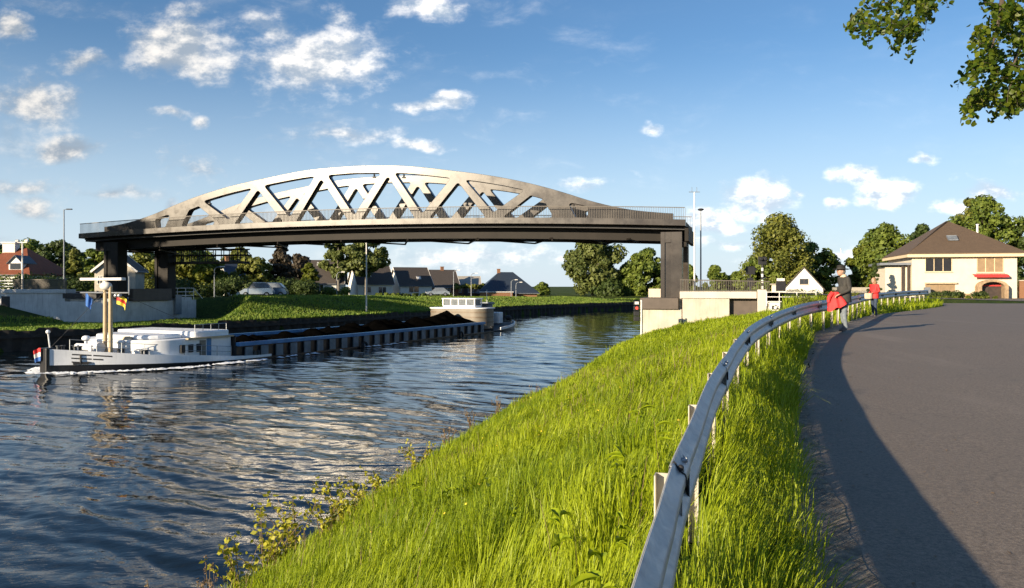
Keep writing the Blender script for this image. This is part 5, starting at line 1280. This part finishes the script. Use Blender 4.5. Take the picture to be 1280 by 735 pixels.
J = joints(.03, dict(elL=(-.02,.27,1.14,(.056,.056)), wrL=(.22,.20,1.02,(.036,.036)), elR=(-.04,-.25,1.13,(.056,.056)), wrR=(.22,-.16,1.03,(.036,.036)), neck=(.035,0,1.525,(.056,.056)), skull=(.06,0,1.585,(.06,.06))))
J['_head'] = (.085,0,1.625,.108,0)
man = (wx(1055,21.6), 21.6, .006)
def J2(J): return {k:v for k,v in J.items() if k != '_head'}
_sb = skin_body
def skin_body(name, joints, bones, mats, parent, sub=2): return _sb(name, {k:v for k,v in joints.items() if not k.startswith('_')}, bones, mats, parent, sub)
person('man in dark jacket and black brimmed hat standing at the guardrail, facing the canal', man, R(186), J, BONES, ['jacket','jeans_pale','skin','shoe','hat'], hat, 1.02)
# red jacket draped over his forearms: a thing of its own
rj = thing('jacket', 'bright red jacket draped over the arms of the man in the hat', 'jacket', (man[0]-.24, man[1]-.04, 1.05), R(186)); rj.scale = (.86,.86,.88)
NU, NV = 30, 22; V = []
for sgn in (0,1):
    for j in range(NV+1):
        b = j/NV
        for i in range(NU+1):
            a = i/NU*2*math.pi; flare = .07+.16*b+.05*b*math.sin(3*a+1)+.03*b*math.sin(7*a)
            z = .06-.48*b*(1+.16*math.sin(2*a+.6)+.10*math.sin(5*a)); r_ = (flare if b > .06 else .05+b)-.012*sgn
            V.append((r_*1.15*math.cos(a)+.04*b*math.sin(4*b+a), r_*1.35*math.sin(a), z))
Fs = []; n1 = (NU+1)*(NV+1)
for sgn in (0,1):
    for j in range(NV):
        for i in range(NU): o = sgn*n1+j*(NU+1)+i; Fs.append((o,o+1,o+NU+2,o+NU+1))
npmesh('draped_cloth', np.array(V), np.array(Fs), M['red'], rj, smooth=True)
m = MB(); m.tube([(.12,.02,.02),(.24,.05,-.10),(.27,.06,-.26)], [.075,.065,.05], 10); m.build('sleeve', M['red'], rj, smooth=True)
def second(t, J):
    hx,hy,hz,hr,_ = J['_head']; m = MB(); m.ball((hx-.028,hy,hz+.02), hr*1.10, 16, 12, sq=(.88,.84,1.06)); m.loft([[(hx-.05+r*.7*math.cos(a), hy+r*math.sin(a), z) for a in np.linspace(0,6.283,15)[:-1]] for r,z in ((.10,hz-.0),(.115,hz-.10),(.085,hz-.17))]); m.build('hair', M['hair'], t, smooth=True)
    m = MB(); rings = []
    for z,a_,b_ in ((1.22,.172,.205),(1.05,.165,.20),(.92,.175,.205),(.84,.17,.20),(.836,.155,.185)): rings.append([(a_*math.cos(q)*(1+.03*math.sin(5*q)), b_*math.sin(q), z) for q in np.linspace(0,6.283,25)[:-1]])
    m.loft(rings); m.build('coat_skirt', M['red'], t, smooth=True)
J = joints(.02, dict(elL=(-.02,.25,1.14,(.058,.058)), wrL=(.20,.12,1.08,(.036,.036)), elR=(-.03,-.24,1.14,(.058,.058)), wrR=(.21,-.10,1.06,(.036,.036))))
J['_head'] = (.05,0,1.635,.106,0)
p2 = (wx(1093,32.4), 32.4, .006)
person('blond person in red jacket and dark jeans walking beyond the man in the hat', p2, R(200), J, BONES, ['red','jeans','skin','shoe'], second, .91)
bgt = thing('shoulder_bag', 'small beige bag held at the waist of the person in the red jacket', 'bag', (p2[0]-.24, p2[1]-.02, .86), R(200)); m = MB(); m.box(-.05,-.16,-.12,.08,.16,.12); m.build('bag_body', M['bag'], bgt, bevel=.03)
m = MB(); m.tube([(0,-.12,.12),(-.02,0,.26),(0,.12,.12)], .012, 6); m.build('strap', M['rubber'], bgt)

# ------------------------------------------------------------------ grass and bank plants
def blades(P, hgt, wid, lean, rg, tint):
    """P (n,3) roots -> bent, tapering blades of two quads and a tip triangle (as quads)"""
    n = len(P); a = rg.uniform(0, 6.283, n); side = np.stack([np.cos(a), np.sin(a), a*0], 1)*wid[:,None]/2
    dirx = lean; l1 = P+np.c_[dirx*.22*hgt[:,None], .55*hgt]; l2 = P+np.c_[dirx*.62*hgt[:,None], .88*hgt]; l3 = P+np.c_[dirx*1.05*hgt[:,None], hgt*(1-.35*np.clip(np.hypot(dirx[:,0],dirx[:,1]),0,1))]
    V = np.stack([P-side, P+side, l1+side*.85, l1-side*.85, l2+side*.55, l2-side*.55, l3+side*.08, l3-side*.08], 1).reshape(-1,3)
    b = np.arange(n)[:,None]*8; Fq = np.concatenate([b+np.array([0,1,2,3]), b+np.array([3,2,4,5]), b+np.array([5,4,6,7])], 0)
    return V, Fq, np.repeat(tint, 8)
def grass_field(name, label, zones, m_, seed, cond, hbase, wfun, n_target):
    rg = np.random.default_rng(seed); Ps = []
    for (x0,x1,y0,y1,dens) in zones:
        n = int((x1-x0)*(y1-y0)*dens); X = rg.uniform(x0,x1,n); Y = rg.uniform(y0,y1,n); k = cond(X,Y,rg); Ps.append(np.stack([X[k],Y[k]],1))
    XY = np.concatenate(Ps); X, Y = XY[:,0], XY[:,1]; Z = height(X, Y)
    d = np.hypot(X, Y); h_ = hbase(X, Y)*rg.uniform(.55,1.25,len(X)); w_ = wfun(d)*rg.uniform(.7,1.3,len(X))
    la = vnoise(X,Y,.9,31)*6.28*1.5; lm = (.10+.36*vnoise(X,Y,.45,33))*rg.uniform(.4,1.4,len(X))
    lean = np.stack([np.cos(la)*lm+.18+rg.normal(0,.14,len(X)), np.sin(la)*lm+rg.normal(0,.14,len(X))],1)
    ti = np.clip(.15+.55*vnoise(X,Y,1.7,35)+.25*vnoise(X,Y,.35,36)+rg.normal(0,.2,len(X)),0,1)
    V, Fq, T_ = blades(np.c_[X,Y,Z-.02], h_, w_, lean, rg, ti)
    o = npmesh(name, V, Fq, m_, tint=T_); o['kind'] = 'stuff'; o['label'] = label; o['category'] = 'grass'; return len(X)
wf = lambda d: np.clip(.0036+.00052*d, .004, .040)
def bank(X, Y, rg):
    dn, sn = pdist(X, Y, NS); dr, sr = pdist(X, Y, RAIL)
    inside = (X < .70*Y+.6) & (X > -.70*Y-1.0)
    side_ = (sr < 0) | (dr < .02)
    t, q = bridge_tq(X, Y); wall = (t > 56.9) & (q > -.95)
    clump = vnoise(X,Y,.5,41) > .22*rg.random(len(X))
    return (sn > 0) & (dn > .25) & side_ & inside & ~wall & clump & ~((dr < .10) & (Y > 1))
hb_ = lambda X, Y: (.10*np.exp(-(pdist(X,Y,RAIL)[0]/.5)**2)+.30+.42*vnoise(X,Y,1.1,42)*vnoise(X,Y,.4,43)+.14*vnoise(X,Y,4,44))*np.interp(np.hypot(X,Y),[0,2.5,6],[.55,.75,1.0])
N1 = grass_field('grass', 'tall yellow green grass on the near canal bank', [(-5,2.5,.7,4,1700),(-7,4,4,9,1300),(-7,6,9,16,820),(-5,10,16,28,460),(-3,18,28,46,240),(2,30,46,68,140)], F['grass'], 51, bank, hb_, wf, 0)
def verge(X, Y, rg):
    de, se = pdist(X, Y, EDGE); dr, sr = pdist(X, Y, RAIL)
    gv_ = np.interp(Y, [0,4,6,10,16,30],[.42,.34,.22,.12,.06,.0])
    return (sr > 0) & (se < 0) & (de > (gv_+.16*sm((Y-15)/5))*rg.uniform(.4,1.1,len(X))) & (vnoise(X,Y,.4,46) > .2*rg.random(len(X)))
hv = lambda X, Y: (.19+.10*sm((Y-4)/3)+(.15+.16*sm((9-Y)/4))*np.exp(-(pdist(X,Y,RAIL)[0]/.38)**2)+.26*vnoise(X,Y,.7,47)*vnoise(X,Y,.3,48)*1.6)
N2 = grass_field('grass', 'green roadside grass between guardrail and road', [(-.3,2.2,.6,4,1500),(.5,4,4,10,1000),(2,7,10,18,600),(5,14,18,32,300),(10,30,32,58,130)], F['grass'], 52, verge, hv, wf, 0)
def farb(X, Y, rg):
    df, sf = pdist(X, Y, FB); t, q = bridge_tq(X, Y)
    return (sf < 0) & (df > .2) & (df < 20) & (X > -.70*Y) & ~((t > -45) & (t < 4.6) & (q > -1) & (q < 13))
N3 = grass_field('grass', 'darker grass on the far canal bank', [(-62,-18,48,90,34),(-34,-2,84,125,34),(-20,34,110,178,18)], F['grass_far'], 53, farb, lambda X,Y: .12+.22*vnoise(X,Y,3,49), lambda d: .03+.0005*d, 0)
print('blades', N1, N2, N3)
def dry_stems():
    rg = np.random.default_rng(61); n = 5200; Y = rg.uniform(2.5,34,n); X = rg.uniform(-6,9,n); k = bank(X,Y,rg) & (vnoise(X,Y,1.6,63) > .48); X, Y = X[k], Y[k]
    h_ = (hb_(X,Y)+.10)*rg.uniform(.8,1.35,len(X)); lean = rg.normal(.12,.22,(len(X),2)); V, Fq, T_ = blades(np.c_[X,Y,height(X,Y)-.02], h_, np.clip(.003+.0004*np.hypot(X,Y),.003,.02), lean, rg, rg.random(len(X)))
    o = npmesh('dry_grass', V, Fq, F['straw'], tint=T_); o['kind'] = 'stuff'; o['label'] = 'dry straw coloured stems standing in the bank grass'; o['category'] = 'grass'
dry_stems()
def litter():
    rg = np.random.default_rng(71); n = 260; Y = rg.uniform(3.2,24,n); de = np.abs(rg.normal(0,.55,n)); ex = np.interp(Y, EDGE[:,1], EDGE[:,0]); X = ex+.05+de*(1+Y*.05)
    q, f, ti = leaf_cloud(np.c_[X,Y,zr(Y)+.012], np.full(n,.002), n, .022, 72, up=4.0); o = npmesh('leaf_litter', q, f, F['straw'], tint=ti); o['kind'] = 'stuff'; o['label'] = 'bits of dry leaf and grit along the asphalt edge'; o['category'] = 'litter'
litter()
# single plants at the waterline
def stalk_plant(label, px, d, h_, fol, n_leaf, seed, leaf, name='weed_plant', stems=4, spread=.35, group='weeds at the waterline', seedhead=False, dx=0):
    x = wx(px,d); rg = np.random.default_rng(seed); t = thing(name, label, 'plant', (x,d,H(x,d)), 0, group)
    m = MB(); C_ = []
    for k in range(stems):
        a = rg.uniform(0,6.28); tip = np.array([math.cos(a)*spread*rg.uniform(.3,1)*h_, math.sin(a)*spread*h_*rg.uniform(.2,.8), h_*rg.uniform(.65,1.0)])
        mid = tip*np.array([.35,.35,.55]); m.tube([(0,0,-.1),tuple(mid),tuple(tip)],[.010,.007,.004],5)
        for q in np.linspace(.45,1,6): C_.append(tip*np.array([q*q,q*q,q])+rg.normal(0,.05,3)*h_*.5)
    m.build('stems', M['straw_stem'], t, smooth=True)
    if seedhead: q, f, ti = leaf_cloud([c for c in C_], [.028]*len(C_), n_leaf, leaf, seed, flat=2.2)
    else: q, f, ti = leaf_cloud(C_, [.07*h_]*len(C_), n_leaf, leaf, seed, up=.6)
    npmesh('foliage', q, f, F[fol], t, tint=ti); return t
M['straw_stem'] = mat('straw_stem', (.17,.12,.06), .8, var=.2)
k = 0
for (px, d, h_, lab) in ((330,12.3,1.15,'leafy yellow weed with spreading stems at the left end of the bank'),(372,13.4,1.1,'leafy yellow weed in the middle of the left waterline group'),(300,11.7,.95,'leafy yellow weed nearest the lower left corner'),(352,12.6,.7,'short leafy yellow weed between two taller ones'),(430,15.0,1.0,'yellow weed right of the leafy group on the water edge'),(478,17.2,.8,'small yellow weed halfway up the water edge'),(522,20,.9,'reddish topped weed leaning over the water'),(405,14.2,1.0,'bushy yellow weed between the middle one and the water edge ones'),(455,16,.85,'low yellow weed just below the small one on the water edge')):
    stalk_plant(lab, px, d, h_*1.12, 'weed', 210, 60+k, .07, stems=9, spread=.6); k += 1
for (px, d, h_, lab) in ((18,10.6,.95,'dry brown dock stalk in the lower left corner'),(196,11.0,1.0,'dry brown dock stalk left of the leafy weeds'),(246,11.2,.95,'thin dry dock stalk between the stalk and the weeds'),(262,11.4,1.25,'tall dry dock stalk with dark top before the water'),(225,11.1,.6,'short dry stalk beside the dock stalks')):
    x = wx(px,d); t = stalk_plant(lab, px, d, h_+max(0, -3.6-H(x,d)), 'straw', 200, 80+k, .022, 'dock_stalk', stems=2, spread=.12, group='dry stalks at the waterline', seedhead=True); k += 1
for (px, d, h_, lab) in ((590,25,1.0,'pale feathery reed clump where the bank edge meets the water'),(622,29,1.0,'pale reed clump further up the bank edge'),(668,37,1.1,'tall dry reed clump on the bank edge below the bridge'),(560,22.5,.9,'thin reed clump left of the feathery one'),(700,43,1.0,'last dry reed clump before the abutment')):
    stalk_plant(lab, px, d, h_, 'straw', 160, 90+k, .045, 'reed_clump', stems=9, spread=.3, group='reeds on the bank edge', seedhead=True); k += 1
rg = np.random.default_rng(77)
bs = [(2.9,-1.0),(4.4,.35),(6.0,-.4),(3.4,.12),(7.5,1.2)]
def broad(label, x, y, n, sz, seed):
    t = thing('broadleaf_weed', label, 'plant', (x,y,H(x,y)), 0, 'broad leaved weeds in the grass'); rg = np.random.default_rng(seed); m = MB()
    for i in range(n):
        a = rg.uniform(0,6.28); el = rg.uniform(.5,1.2); L = sz*rg.uniform(.8,1.3); d = np.array([math.cos(a)*math.cos(el), math.sin(a)*math.cos(el), math.sin(el)]); s_ = np.array([-math.sin(a), math.cos(a), 0]); z = .32+rg.uniform(0,.22)
        rings = []
        pts = [(0,.02),(.25,.16),(.5,.2),(.75,.13),(1,.01)]; vs = []; 
        for u_,w_ in pts: c = d*L*u_+np.array([0,0,z-.10*u_*u_]); vs += [c-s_*w_*L*.9+np.array([0,0,.02]), c, c+s_*w_*L*.9+np.array([0,0,.02])]
        fs = []
        for q in range(4): fs += [(3*q,3*q+1,3*q+4,3*q+3),(3*q+1,3*q+2,3*q+5,3*q+4)]
        m.add(vs, fs)
    o = m.build('leaves', F['grass'], t, smooth=True); a = o.data.attributes.new('tint','FLOAT','POINT'); a.data.foreach_set('value', rg.random(len(o.data.vertices)).astype(np.float32))
broad('broad leaved dock plant in the tall grass left of the guardrail', wx(750,3.3), 3.3, 9, .13, 1)
broad('broad leaved plant further up the grass left of the guardrail', wx(700,4.6), 4.6, 8, .13, 2)
for i, (px, d) in enumerate(((690,7.2),(610,8.5),(780,5.6),(660,10.5),(560,9.6),(800,8.8),(735,12.5),(640,6.2),(705,15.5),(770,3.9),(520,11.2),(820,6.4))):
    broad('small broad leaved weed half hidden in the tall bank grass', wx(px,d), d, 7, .10+.03*(i % 3), 20+i)
# yellow flowers sprinkled through the grass
def flowers():
    rg = np.random.default_rng(5); n = 420; Y = rg.uniform(4,40,n)**1.0; X = rg.uniform(-6,10,n); k = bank(X,Y,rg); X,Y = X[k],Y[k]; Z = height(X,Y)+hb_(X,Y)*rg.uniform(.7,1.1,len(X))
    q, f, ti = leaf_cloud(np.c_[X,Y,Z], np.full(len(X),.012), len(X)*3, .022, 6, up=1.5); o = npmesh('wildflowers', q, f, M['yellow']); o['kind'] = 'stuff'; o['label'] = 'tiny yellow wildflowers scattered in the bank grass'; o['category'] = 'flowers'
flowers()

# ------------------------------------------------------------------ lime tree at the right, its twigs hang into the picture
lt = thing('lime_tree', 'lime tree beside the road with twigs hanging overhead into view', 'tree', (14.6, 9.5, -.26))
def hang(cent, n_tw, seed, rad, leaf=.075, dens=20):
    pass
rg = np.random.default_rng(12); m = MB(); Ls = []
m.tube([(0,0,-.3),(.1,.0,2.2),(-.1,.1,4.8),(.1,.2,8.0)], [.36,.27,.22,.10], 12); m.build('trunk', M['bark'], lt, smooth=True)
OX, OY, OZ = 14.6, 9.5, -.26
def W(px, py, d): return np.array([wx(px,d)-OX, d-OY, wz(py,d)-OZ])
limbs = [((0,.1,3.6), W(1245,-40,10.5), [(1190,-30,10.2),(1120,-28,10.3),(1085,-20,10.4)]), ((0,.1,4.2), W(1275,-30,9.8), [(1255,-20,9.8),(1250,20,9.9),(1240,60,10.0)]), ((-.1,.1,4.4), W(1310,20,10.4), [(1290,30,10.4),(1270,70,10.5),(1262,100,10.4)])]
m = MB(); twig_roots = []
for (b0, k1, pts) in limbs:
    P = [np.array(b0), (np.array(b0)*.45+k1*.55)+np.array([0,0,.5]), k1]+[W(*p) for p in pts]
    m.tube([tuple(p) for p in P], list(np.linspace(.075,.010,len(P))), 7)
def sprays(box, n, down, seed):
    rg = np.random.default_rng(seed); out_ = []
    for i in range(n):
        (x0,y0,x1,y1) = box[rg.integers(len(box))]; px = rg.uniform(x0,x1); py = rg.uniform(y0,y1); d = rg.uniform(9.4,11.2)
        p0 = W(px,py,d); L = rg.uniform(.2,.5); a = rg.uniform(-.9,.9); dv = np.array([math.sin(a)*.75, rg.normal(0,.3), -down*rg.uniform(.35,1.0)]); p1 = p0+dv*L; mid = (p0+p1)/2+np.array([dv[0]*.1,0,.06])
        m.tube([tuple(p0),tuple(mid),tuple(p1)], [.006,.004,.002], 4)
        for q in np.linspace(.0,1,14):
            c = (1-q)**2*p0+2*q*(1-q)*mid+q*q*p1
            for s in (0,1): out_.append(c+rg.normal(0,.035,3))
    return out_
pts = sprays([(1068,-6,1128,14),(1075,6,1112,22),(1115,-8,1172,8),(1098,14,1150,34),(1082,24,1095,40),(1120,18,1150,40),(1135,-10,1165,10)], 40, .8, 31)
pts += sprays([(1225,-12,1282,20),(1228,14,1290,40),(1218,24,1240,60),(1222,58,1285,80),(1216,72,1232,86),(1235,82,1290,112),(1222,98,1246,122),(1218,110,1230,130),(1262,112,1282,126),(1246,-10,1300,40),(1255,30,1300,90),(1275,90,1300,124)], 105, .8, 32)
# the rest of the crown, out of the picture to the right
rg = np.random.default_rng(33)
for k in range(240):
    a = rg.uniform(0,6.28); r_ = rg.uniform(1.0,4.2); c = np.array([math.cos(a)*r_+.8, math.sin(a)*r_, rg.uniform(4.2,9.0)])
    if (c[0]+OX) < .70*(c[1]+OY): continue
    for q in range(34): pts.append(c+rg.normal(0,.45,3))
m.build('branches', M['bark'], lt, smooth=True)
pts = np.array(pts); n = len(pts); nr = rg.normal(size=(n,3)); nr[:,2] += .5; nr /= np.linalg.norm(nr,axis=1)[:,None]; tt = np.cross(nr, rg.normal(size=(n,3))); tt /= np.linalg.norm(tt,axis=1)[:,None]; bb = np.cross(nr,tt)
sz = .066*rg.uniform(.65,1.25,n)[:,None]; outl = [(-.55,0),(-.25,.36),(.1,.42),(.38,.26),(.62,0),(.38,-.26),(.1,-.42),(-.25,-.36)]
V = np.stack([pts+tt*sz*a+bb*sz*b+nr*sz*(.25*abs(b)) for a,b in outl],1).reshape(-1,3); b_ = np.arange(n)[:,None]*8
Fq = np.concatenate([b_+np.array([0,1,2,7]), b_+np.array([7,2,3,6]), b_+np.array([6,3,4,5])],0)
npmesh('foliage', V, Fq, F['lime'], lt, tint=np.repeat(np.clip(.35+rg.normal(0,.3,n),0,1),8))
